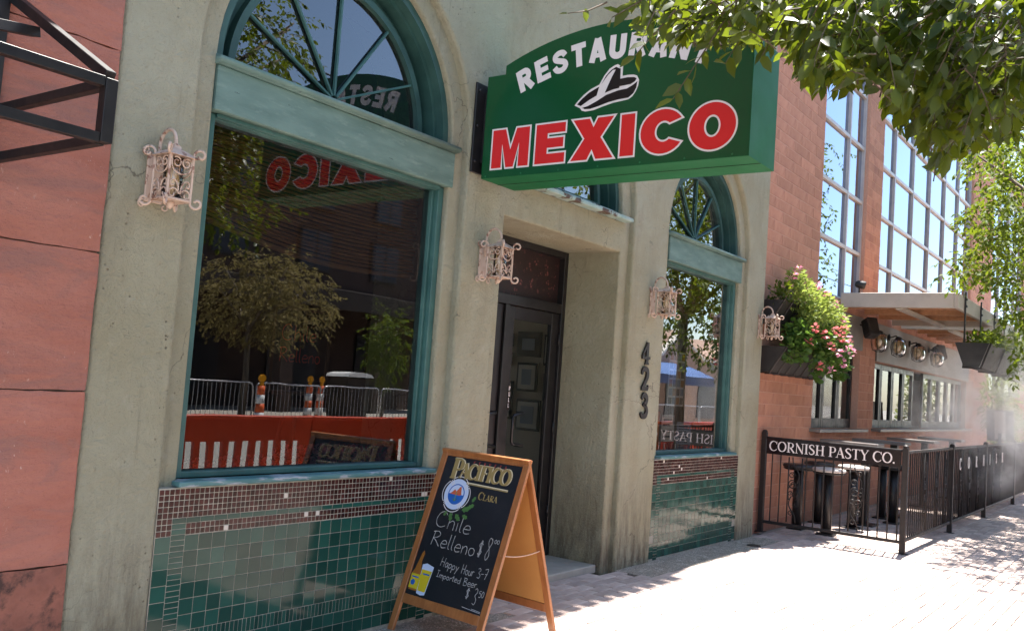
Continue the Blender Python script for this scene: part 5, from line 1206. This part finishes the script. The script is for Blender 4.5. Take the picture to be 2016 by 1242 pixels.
m = MB(); m.tube(trunk, [.17, .14, .125, .12], 12)
limbs = []
for i in range(13):
    a = i * 2.4 + .3; L = random.uniform(1.3, 2.3); d = Vector((math.cos(a), math.sin(a), random.uniform(.35, 1.1))).normalized()
    b = Vector(trunk[-1]) + Vector((0, 0, random.uniform(-.25, .1))); pts = [b + d * (L * k / 5) + Vector((0, 0, -.05 * k * k * .4)) + rv(.04) * (k > 0) for k in range(6)]
    if all(keep(q) for q in pts): limbs.append(pts); m.tube(pts, [.075, .06, .045, .032, .02, .01], 7)
m.build('trunk', 'bark', tr, True)
leaves, twg = [], []
random.seed(21)
# canopy volume, with the pruned lower fringe over the sidewalk
tries = 0; cnt = 0
while cnt < 900 and tries < 40000:
    tries += 1
    q = rv().normalized() * random.random() ** .4; p = Vector((4.0, -4.15, 4.25)) + Vector((q.x * 2.7, q.y * 2.3, q.z * 1.75))
    if p.z < 2.55: continue
    d = (Vector((q.x, q.y, q.z * .4 - .25)) + rv(.35)).normalized()
    L_, T_ = [], []
    twig_leaves(p, d, random.randint(7, 11), .078, L_, T_, 1.0)
    if all(keep(x.translation) and keep((x @ Vector((1, 0, 0)))) for x in L_): leaves += L_; twg += T_; cnt += 1
# fringe: dense sprays along the pruned lower edge of the canopy over the sidewalk
cnt = 0; tries = 0
while cnt < 780 and tries < 90000:
    tries += 1
    px = 1190 + (2060 - 1190) * random.random() ** .7; lo = low_edge(px); py = random.uniform(-60, lo)
    dist = random.uniform(2.9, 4.6)
    if px > 1560: dist = random.uniform(2.9, 5.2)
    p = CAM + (CF + CR * ((px - 1008) / FOC) - CU * ((py - 621) / FOC)) * dist
    if p.y > -1.9 or p.x > 5.4: continue
    d = (Vector((-.3, .5, -.35)) + rv(.5)).normalized(); L_, T_ = [], []
    twig_leaves(p, d, random.randint(6, 10), .076, L_, T_, 1.3)
    if all(keep(x @ Vector((1, 0, 0))) and keep(x.translation) for x in L_): leaves += L_; twg += T_; cnt += 1
for i in range(20):
    q = rv().normalized() * random.random() ** .4; L_, T_ = [], []
    twig_leaves(Vector((5.75, -3.75, 3.75)) + Vector((q.x * .75, q.y * .6, q.z * 1.0)), Vector((q.x, q.y, q.z * .4 - .3)) + rv(.3), random.randint(7, 10), .078, L_, T_, 1.0); leaves += L_; twg += T_
# the spray hanging in front of the sign
def pt(px, py, dist): return CAM + (CF + CR * ((px - 1008) / FOC) - CU * ((py - 621) / FOC)) * dist
for (p0, p1) in (((1440, 20, 3.2), (1325, 195, 3.1)), ((1330, 20, 3.15), (1250, 110, 3.1)), ((1300, -20, 3.1), (1205, 35, 3.05)), ((1480, 40, 3.2), (1428, 125, 3.1)), ((1545, 30, 3.2), (1500, 110, 3.15)), ((1290, 20, 3.1), (1265, 75, 3.05))):
    a, b = pt(*p0), pt(*p1); n = int((b - a).length / .030); d = (b - a).normalized(); T = [a]
    for i in range(n):
        p = a.lerp(b, (i + 1) / n); T.append(p); side = d.cross(CF).normalized() * (1 if i % 2 else -1)
        leaves.append(orient(p, d * .8 + side * .6 + rv(.25), -CF * .6 + EZ * .4 + rv(.4), .072 * random.uniform(.75, 1.15)))
    twg.append(T)
a, b = pt(1195, 5, 3.0), pt(1118, 27, 2.95); twg.append([a, a.lerp(b, .5) - EZ * .01, b]); leaves.append(orient(a.lerp(b, .55), -EZ + EX * .2, -CF, .045)); leaves.append(orient(b, CR * -1, EZ, .03))
m = MB()
for T in twg: m.tube(T, [.0035 - .002 * i / max(1, len(T) - 1) for i in range(len(T))], 4, cap=False)
m.build('twigs', 'twig', tr)
def vis_d(mx):
    p = mx.translation; dz = (p - CAM).dot(CF)
    if dz < .3: return 1e6
    px, py, _ = proj(p)
    return dz if (-20 < px < 2036 and -20 < py < 1262) else 1e5 + dz
leaves.sort(key=vis_d)
lm = MB().add(*LEAF8).mesh('leaf', 'ficus_leaf', True)
for mx in leaves[:300]:
    o = link('leaf', lm, tr); o.matrix_basis = mx
tag(instances('foliage', 'ficus_leaf', LEAF8, leaves[300:], tr, True), kind='stuff')
# second and third trees along the kerb
def kerb_tree(x, y, c, r, n, label, ls, filt=None, lmat='far_leaf', trunkr=.14, extra=False):
    t = thing('street_tree', label, 'tree', (x, y, 0), 'trees along the kerb')
    m = MB(); zt = c[2] - r[2] * .7; m.tube([(x, y, -.1), (x + .05, y, zt * .5), (x, y, zt)], [trunkr, trunkr * .8, trunkr * .7], 9)
    L_, T_ = [], []
    for i in range(9):
        a = i * 2.4; e = Vector((c[0] + r[0] * .7 * math.cos(a), c[1] + r[1] * .7 * math.sin(a), c[2] + random.uniform(-.2, .6) * r[2])); b = Vector((x, y, zt)); pts = [b, b.lerp(e, .5) + rv(.1), e]
        m.tube(pts, [trunkr * .45, trunkr * .3, .012], 6)
    m.build('trunk', 'bark', t, True)
    k = 0; tries = 0
    while k < n and tries < n * 30:
        tries += 1
        q = rv().normalized() * random.random() ** .42; p = Vector(c) + Vector((q.x * r[0], q.y * r[1], q.z * r[2]))
        if filt and not filt(p): continue
        twig_leaves(p, Vector((q.x, q.y, q.z * .5 - .2)) + rv(.4), random.randint(6, 9), ls, L_, T_, .8); k += 1
    k = 0; tries = 0
    while extra and k < 800 and tries < 20000:
        tries += 1; px = random.uniform(1870, 2075); py = random.uniform(240, 745); p = pt(px, py, random.uniform(11.5, 16.5))
        if p.z < 2.3 or not filt(p): continue
        twig_leaves(p, rv(1.) - EZ * .3, random.randint(6, 9), ls, L_, T_, .8); k += 1
    tag(instances('crown', lmat, LEAF4, L_, t), kind='stuff'); return t
def f2(p):
    px, py, dz = proj(p); e = 1908 + 22 * math.sin(py * .021) + 16 * math.sin(py * .055 + 1) + (62 if py > 545 else 0)
    return px > e and py < 735 - (2016 - px) * .15 or px > 2060
kerb_tree(13.8, -4.5, (13.9, -3.6, 4.6), (2.9, 2.7, 2.3), 950, 'sunlit green street tree beyond the patio fence at right edge', .095, f2, extra=True)
kerb_tree(18.9, -4.7, (18.9, -4.1, 5.4), (2.8, 2.2, 3.1), 1500, 'street tree farther along the kerb beyond the patio', .125)
kerb_tree(5.5, -5.5, (7.2, -5.75, 5.2), (1.35, 1.0, 2.1), 900, 'ficus street tree behind the orange barriers, mirrored in the large window', .085, None, 'far_leaf', .1)
# ---------------------------------------------------------------- behind the glass
def shade(x0, x1, z0, zl, zr, dip, label):
    t = thing('bamboo_shade', label, 'blind', ((x0 + x1) / 2, .32, zl), 'bamboo shades inside the windows')
    m = MB(); n = 16; k = 0
    nr = 26
    for j in range(nr):
        f = j / (nr - 1); pts = []
        for i in range(n + 1):
            u = i / n; zb = zl + (zr - zl) * u - dip * math.sin(PI * u); pts.append((x0 + (x1 - x0) * u, .32 + .012 * math.sin(j * 1.3), z0 + (zb - z0) * f))
        m.tube(pts, .0085, 4, cap=False)
    tag(m.build('slats', 'bamboo', t), kind='stuff')
    m = MB(); m.box(x0, x1, .295, .345, z0, z0 + .05); m.build('head_rail', 'interior', t)
    m = MB(); m.tube([(x0 + (x1 - x0) * i / n, .325, zl + (zr - zl) * i / n - dip * math.sin(PI * i / n) - .012) for i in range(n + 1)], .016, 6); m.build('bottom_roll', 'bamboo', t, True)
shade(2.92, 4.72, 2.86, 2.40, 2.28, .08, 'swagged bamboo shade inside the large window'); shade(8.15, 9.85, 2.86, 2.52, 2.50, .03, 'bamboo shade inside the narrow right window')
t = thing('indoor_chalkboard', 'indoor chalkboard with red writing seen through the large window', 'chalkboard', (4.4, 1.0, 1.5))
m = MB(); m.box(4.14, 4.62, 1.0, 1.03, 1.42, 1.98); bd = m.build('board', 'chalkboard', t); m = MB(); m.box(4.11, 4.139, .99, 1.03, 1.4, 2.0); m.box(4.621, 4.65, .99, 1.03, 1.4, 2.0); m.box(4.14, 4.62, .99, 1.03, 1.981, 2.01); m.box(4.14, 4.62, .99, 1.03, 1.39, 1.419); m.build('frame', 'interior', t)
m = MB(); chalk(m, 'Chile', Vector((4.19, .999, 1.77)), EX, EZ, -EY, .001, .11, .15, .006); chalk(m, 'Relleno', Vector((4.19, .999, 1.62)), EX, EZ, -EY, .001, .10, .125, .006); m.build('writing', 'chalk_red', bd)
m = MB(); m.tube([(4.38, 1.015, .06), (4.38, 1.015, 1.39)], .02, 6); m.tube([(4.38, 1.4, .06), (4.38, 1.04, 1.6)], .015, 6); m.build('stand', 'interior', t)
t = thing('sill_flowers', 'dried reddish flowers lying along the sill inside the large window', 'flowers', (4.1, .3, 1.0))
bush(t, [((3.75 + .17 * i, .32, 1.05), (.14, .08, .06), .5) for i in range(6)] + [((3.1 + .2 * i, .32, 1.02), (.12, .06, .035), .25) for i in range(3)], 260, .028, 'sill_bloom', ROUND); m = MB(); m.box(3.0, 4.65, .25, .40, .955, .985); m.build('tray', 'interior', t)
# dining furniture, dimly seen
def dining(x, y, label):
    t = thing('dining_table', label, 'table', (x, y, .06), 'dining tables inside')
    m = MB(); m.box(x - .4, x + .4, y - .35, y + .35, .80, .84, .006); m.build('table_top', 'wood_frame', t); m = MB(); m.tube([(x, y, .08), (x, y, .8)], .04, 8); m.lathe([(.25, .06), (.25, .08), (.05, .1)], (x, y, 0), 14); m.build('pedestal', 'black_steel', t, True); return t
D0 = dining(3.6, 1.9, 'dining table inside behind the large window, nearer the glass'); dup(D0, (.9, 1.6, 0), 'dining table inside the restaurant, deeper in the room'); dup(D0, (5.4, .3, 0), 'dining table inside behind the narrow right window')
# framed pictures on the hall wall
pic = [(1.78, 2.08, 1.72, 2.10, 'interior'), (1.70, 1.86, 1.96, 2.10, 'ink'), (1.70, 1.84, 1.76, 1.9, 'ink'), (1.34, 1.64, 1.86, 2.12, 'ink'), (1.10, 1.30, 1.78, 2.10, 'paper'), (1.36, 1.62, 1.50, 1.80, 'paper'), (1.02, 1.28, 1.42, 1.70, 'paper'), (1.30, 1.60, 1.10, 1.42, 'paper'), (1.05, 1.24, 1.0, 1.34, 'paper'), (1.66, 1.9, 1.2, 1.6, 'paper')]
for i, (y0, y1, z0, z1, mt) in enumerate(pic[1:]):
    t = thing('framed_picture', 'black-framed picture on the hall wall seen through the door', 'picture', (7.89, (y0 + y1) / 2, z0), 'framed pictures in the entrance hall')
    m = MB(); m.box(7.87, 7.897, y0, y1, z0, z1, .004); m.build('frame', 'ink', t); m = MB(); m.box(7.864, 7.8695, y0 + .025, y1 - .025, z0 + .025, z1 - .025, .001); m.build('mat_board', mt, t); m = MB(); m.box(7.86, 7.8635, y0 + .07, y1 - .07, z0 + .07, z1 - .07, .001); m.build('print', 'paper_blue', t)
# papers in the narrow window
def flyer(x0, x1, z0, z1, mt, label, lines, y=.20):
    t = thing('flyer', label, 'flyer', (x0, y, z0), 'flyers inside the narrow right window')
    m = MB(); m.box(x0, x1, y, y + .003, z0, z1, .001); s = m.build('sheet', mt, t); m = MB()
    for (za, th, mm) in lines:
        m.box(x0 + (x1 - x0) * .12, x1 - (x1 - x0) * mm, y - .0012, y - .0002, z0 + (z1 - z0) * za, z0 + (z1 - z0) * (za + th), .0002)
    m.build('print', 'ink', s)
flyer(8.15, 8.40, 1.02, 1.40, 'paper_orange', 'orange flyer at the left inside the narrow right window', [(.15 + .12 * k, .04, .3) for k in range(6)])
flyer(8.45, 8.74, 1.02, 1.37, 'paper', 'white and red flyer standing inside the narrow right window', [(.82, .06, .2), (.68, .06, .4), (.5, .06, .2), (.34, .06, .3)])
m = MB(); m.box(8.45, 8.74, .1975, .1995, 1.02, 1.10, .0005); tag(m.build('flyer_band', 'paper_red'), 'red strip along the bottom of the white flyer', 'flyer')
flyer(8.80, 9.15, 1.02, 1.30, 'paper_blue', 'grey-blue printed flyer inside the narrow right window', [(.12 + .1 * k, .03, .15 + .1 * (k % 3)) for k in range(8)])
t = thing('picture_sheet', 'pale sheet with a grid of small pictures hanging inside the narrow window', 'poster', (9.2, .5, 1.4))
m = MB(); m.box(9.15, 9.55, .5, .504, 1.45, 2.05, .001); s = m.build('sheet', 'paper', t)
for i in range(4):
    for k in range(6):
        m = MB(); m.box(9.17 + i * .095, 9.245 + i * .095, .4965, .4995, 1.47 + k * .097, 1.545 + k * .097, .0005); m.build('picture', ('wall_panel', 'paper_blue', 'hardboard')[(i + k) % 3], s)
t = thing('hanging_disc', 'round greenish disc hanging inside the narrow right window', 'disc', (9.15, .42, 2.25))
m = MB(); m.lathe([(.2, 0), (.205, .006), (.2, .012)], (9.1, .42, 2.22), 28, -EY); m.build('disc', 'wall_panel', t); m = MB(); m.tube([(9.1, .415, 2.42), (9.1, .415, 2.86)], .003, 4); m.build('string', 'ink', t)
m = MB(); m.box(8.86, 8.96, .62, .72, .06, 4.4, .004); tag(m.build('interior_post', 'interior'), 'dark wooden post standing inside the narrow right window', 'post')

# ---------------------------------------------------------------- the street behind the camera, seen in the glass
def plastic_barrier(x, label):
    t = thing('street_barrier', label, 'barrier', (x + 1, -4.92, 0), 'orange plastic barriers along the kerb')
    L = 1.98; holes = [[(x + .09 + .2 * k, .24), (x + .21 + .2 * k, .24), (x + .21 + .2 * k, .63), (x + .09 + .2 * k, .63)] for k in range(9)]
    m = MB(); slab(m, [(x, .08), (x + L, .08), (x + L, .90), (x, .90)], holes, -4.97, -4.91, .008, True, 2); bd = m.build('panel', 'barrier_orange', t)
    m = MB(); m.box(x, x + L, -5.0, -4.88, .901, .945, .015); m.build('top_rail', 'barrier_orange', t)
    for q in (x + .25, x + L - .25):
        m = MB(); m.box(q - .09, q + .09, -5.08, -4.76, .006, .079, .012); m.build('foot', 'barrier_orange', t)
    return t
Q0 = plastic_barrier(4.4, 'orange plastic street barrier nearest the camera along the kerb')
nm = ['second', 'third', 'fourth', 'fifth', 'sixth', 'seventh', 'eighth', 'ninth']
for i in range(8): dup(Q0, (2.0 * (i + 1), 0, 0), 'orange plastic street barrier along the kerb, %s from the camera' % nm[i])
def crowd_barrier(x, y, label):
    t = thing('crowd_barrier', label, 'barricade', (x + 1.1, y, 0), 'steel crowd barriers along the far kerb')
    L = 2.1; m = MB(); r = .02
    pts = [(x, y, .2), (x, y, .98)] + [(x + .12 - .12 * math.cos(a), y, .98 + .12 * math.sin(a)) for a in [PI / 2 * k / 5 for k in range(6)]] + [(x + L - .12 + .12 * math.sin(a), y, .98 + .12 * math.cos(a)) for a in [PI / 2 * k / 5 for k in range(6)]] + [(x + L, y, .2)]
    m.tube(pts + [], r, 6); m.tube([(x, y, .22), (x + L, y, .22)], r, 6); fr_ = m.build('frame', 'galv', t, True)
    b = MB(); b.tube([(0, 0, .22), (0, 0, 1.1)], .009, 4); me = b.mesh('bar', 'galv')
    for k in range(1, 16): link('bar', me, fr_, (x + L * k / 16, y, 0))
    for q in (x + .3, x + L - .3): m = MB(); m.bar((q, y - .3, .012), (q, y + .3, .012), .05, .012); m.bar((q, y, .02), (q, y, .22), .04, .02); m.build('foot', 'galv', t)
    return t
K0 = crowd_barrier(12.6, -14.1, 'steel crowd barrier first in the row on the far pavement')
for i in range(6): dup(K0, (2.2 * (i + 1), 0, 0), 'steel crowd barrier on the far pavement, %s in the row' % nm[i])
K1 = dup(K0, (19.5, 2.0, 0), 'steel crowd barrier first of the row by the blue awning')
for i in range(4): dup(K1, (2.2 * (i + 1), 0, 0), 'steel crowd barrier by the blue awning, %s in its row' % nm[i])
def drum(x, y, label):
    t = thing('traffic_drum', label, 'traffic drum', (x, y, 0), 'orange and white traffic drums with amber lamps')
    for k in range(5):
        m = MB(); z = .08 + k * .2; m.lathe([(.12 - .008 * k, z), (.115 - .008 * k, z + .198)], (x, y, 0), 14); m.build('band', 'drum_white' if k % 2 else 'drum_orange', t, True)
    m = MB(); m.lathe([(.22, .0), (.22, .05), (.13, .08)], (x, y, 0), 14); m.build('base', 'tyre', t); m = MB(); m.box(x - .04, x + .04, y - .03, y + .03, 1.08, 1.16); m.lathe([(.085, -.03), (.09, 0), (.085, .03)], (x, y, 1.25), 14, EY); m.build('lamp', 'amber_lens', t); return t
R0 = drum(13.65, -12.5, 'orange and white traffic drum standing alone in the road'); dup(R0, (3.5, -2.3, 0), 'orange and white traffic drum, left of the pair on the far kerb'); dup(R0, (3.95, -2.35, 0), 'orange and white traffic drum, right of the pair on the far kerb')
t = thing('kiosk', 'small dark kiosk with a white curved roof on the far pavement', 'kiosk', (19.8, -16, 0))
m = MB(); m.box(19.4, 20.3, -16.5, -15.7, 0, 1.35, .02); m.build('cabinet', 'dark_arcade', t); m = MB(); m.prism([(-.52, 1.36), (.52, 1.36), (.45, 1.45), (.2, 1.5), (-.2, 1.5), (-.45, 1.45)], (Vector((19.85, -16.6, 0)), EX, EZ, EY), 0, 1.0); m.build('roof', 'drum_white', t)
# parked car far across the street
def car(x, y, label):
    t = thing('parked_car', label, 'car', (x, y, 0)); pr = [(-2.2, .45), (-2.25, .8), (-2.1, 1.0), (-1.6, 1.05), (-1.2, 1.5), (-.6, 1.62), (.8, 1.6), (1.5, 1.1), (2.1, .98), (2.25, .75), (2.2, .4)]
    m = MB(); m.prism(pr, (Vector((x, y - .85, 0)), EX, EZ, EY), 0, 1.7); m.build('body', 'car_white', t)
    for s in (-.86, .86): m = MB(); m.prism([(-1.15, 1.1), (-.9, 1.48), (-.5, 1.54), (.7, 1.52), (1.2, 1.12)], (Vector((x, y + s, 0)), EX, EZ, EY), -.012, .012); m.build('side_window', 'far_window', t)
    for dx in (-1.4, 1.4):
        for s in (-.8, .8): m = MB(); m.lathe([(.33, -.1), (.35, -.05), (.35, .05), (.33, .1)], (x + dx, y + s, .35), 16, EY); wv = m.build('wheel', 'tyre', t, True); m = MB(); m.lathe([(.2, -.11), (.21, 0), (.2, .11)], (x + dx, y + s, .35), 12, EY); m.build('rim', 'galv', wv)
    m = MB(); m.box(x - 2.27, x - 2.2, y - .7, y - .45, .75, .88); m.build('headlight', 'drum_white', t); m = MB(); m.box(x - 2.27, x - 2.2, y + .45, y + .7, .75, .88); m.build('headlight', 'drum_white', t); return t
car(33.2, -26, 'white car parked in the gap between the buildings opposite')
t = thing('yellow_umbrella', 'yellow patio umbrella in the gap between the buildings opposite', 'umbrella', (32.4, -22.5, 0)); m = MB(); m.lathe([(1.3, 1.95), (.7, 2.3), (.02, 2.55)], (32.4, -22.5, 0), 8); m.build('canopy', 'yellow_cloth', t); m = MB(); m.tube([(32.4, -22.5, 0), (32.4, -22.5, 2.5)], .03, 6); m.build('pole', 'galv', t)
# building opposite the large window
ob = thing('arcade_building', 'dark brown two-storey building with a deep shaded arcade across the street', 'building', (20, -20, 0))
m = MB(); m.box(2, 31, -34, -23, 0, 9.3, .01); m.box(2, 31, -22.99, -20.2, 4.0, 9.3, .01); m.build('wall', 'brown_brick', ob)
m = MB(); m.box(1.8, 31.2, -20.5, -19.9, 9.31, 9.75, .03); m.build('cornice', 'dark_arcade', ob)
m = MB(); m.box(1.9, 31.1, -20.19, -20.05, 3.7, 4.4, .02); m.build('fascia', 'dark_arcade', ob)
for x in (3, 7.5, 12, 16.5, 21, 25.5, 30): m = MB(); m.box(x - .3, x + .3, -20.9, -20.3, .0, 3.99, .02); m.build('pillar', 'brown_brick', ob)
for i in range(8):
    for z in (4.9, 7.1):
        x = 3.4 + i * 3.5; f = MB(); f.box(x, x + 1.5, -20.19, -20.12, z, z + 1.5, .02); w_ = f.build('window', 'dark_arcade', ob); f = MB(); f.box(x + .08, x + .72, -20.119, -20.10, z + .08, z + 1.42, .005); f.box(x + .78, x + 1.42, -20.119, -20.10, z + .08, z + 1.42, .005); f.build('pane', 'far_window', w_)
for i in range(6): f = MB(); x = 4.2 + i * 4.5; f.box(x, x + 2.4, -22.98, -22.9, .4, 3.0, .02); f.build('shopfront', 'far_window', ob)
m = MB()
for q in range(2): m.ribbon([(0, 0), (1.0, 0)], .09, (Vector((11.2, -20.02, 2.4 - q * .22)), EX, EZ, EY), .0)
m.box(11.1, 12.4, -20.3, -20.03, 2.1, 2.55); o = MB(); o.box(11.15, 12.35, -20.028, -20.02, 2.38, 2.44, .002); o.box(11.15, 12.2, -20.028, -20.02, 2.22, 2.28, .002); t = thing('light_sign', 'dark shop sign with two lit blue lines across the street', 'sign', (11.8, -20.1, 2.1)); m2 = MB(); m2.box(11.1, 12.4, -20.3, -20.03, 2.1, 2.55); m2.build('panel', 'vinyl_black', t); o.build('lit_line', 'led_blue', t)
# gabled building opposite the narrow window
gb = thing('gabled_building', 'tan gabled building with cream copings and a blue awning across the street', 'building', (46, -17, 0))
m = MB(); pr = [(36, 0), (60, 0), (60, 3.4), (56.5, 3.4), (55.7, 3.9), (54.6, 4.3), (53.6, 5.0), (52.6, 4.3), (51.5, 3.9), (50.7, 3.4), (47.4, 3.4), (46.4, 3.8), (45.4, 4.2), (44.5, 4.9), (43.6, 4.2), (42.8, 3.8), (42.2, 3.4), (39.8, 3.4), (38.8, 3.9), (38, 4.6), (36, 3.6)]
m.prism(pr, (Vector((0, -17, 0)), EX, EZ, -EY), 0, 8); m.build('wall', 'tan_stucco', gb)
m = MB(); top = pr[2:]
for a, b in zip(top[:-1], top[1:]): m.bar((a[0], -17.1, a[1] + .06), (b[0], -17.1, b[1] + .06), .35, .12)
m.build('coping', 'trim_cream', gb)
for x in (38, 41.5, 44.5, 48.5, 53.5, 57.5): f = MB(); f.box(x - .3, x + .3, -16.999, -16.96, 2.9, 3.6, .01); f.build('window', 'far_window', gb)
for x in (40, 44, 48, 52, 56): f = MB(); f.box(x - 1.1, x + 1.1, -16.999, -16.95, .3, 2.3, .01); f.build('shopfront', 'far_window', gb)
m = MB(); m.prism([(0, 3.1), (1.7, 2.45), (1.7, 2.4), (0, 3.04)], (Vector((37.5, -16.95, 0)), EY, EZ, EX), 0, 7.5); aw = m.build('awning', 'awning_blue', gb); m = MB()
for k in range(19): m.bar((37.5 + .41 * k, -16.95, 3.11), (37.5 + .41 * k, -15.25, 2.46), .03, .04)
m.build('awning_seams', 'awning_blue', aw); m = MB(); m.box(37.5, 45, -15.28, -15.24, 2.0, 2.44); m.build('awning_valance', 'awning_dark', aw)
# trees across the street
kerb_tree(15.5, -15.5, (15.9, -15.4, 3.35), (1.95, 1.7, 1.3), 800, 'bushy brownish tree on the far pavement opposite the large window', .12, None, 'dry_leaf', .1)
kerb_tree(22.3, -17, (22.3, -17, 2.5), (.62, .6, 1.25), 260, 'slim green cypress-like tree on the far pavement', .12, None, 'far_leaf', .06)
kerb_tree(9.0, -18.6, (9, -18.6, 7.0), (3.0, 2.4, 3.2), 520, 'tall tree rising in front of the arcade building', .16, None, 'ficus_leaf', .18)
kerb_tree(35, -19, (35, -19, 4.4), (2.2, 1.8, 2.0), 300, 'tree beside the blue awning across the street', .15, None, 'far_leaf', .14)
def wire(a, b, dip, label):
    a, b = Vector(a), Vector(b); m = MB(); m.tube([a.lerp(b, k / 20) - EZ * dip * math.sin(PI * k / 20) for k in range(21)], .03, 4); tag(m.build('overhead_wire', 'tyre'), label, 'wire', 'overhead wires across the street')
wire((-10, -15, 9.5), (70, -15, 9.2), .8, 'lower overhead wire across the street'); wire((-10, -15.3, 10.6), (70, -15.2, 10.3), .7, 'upper overhead wire across the street')
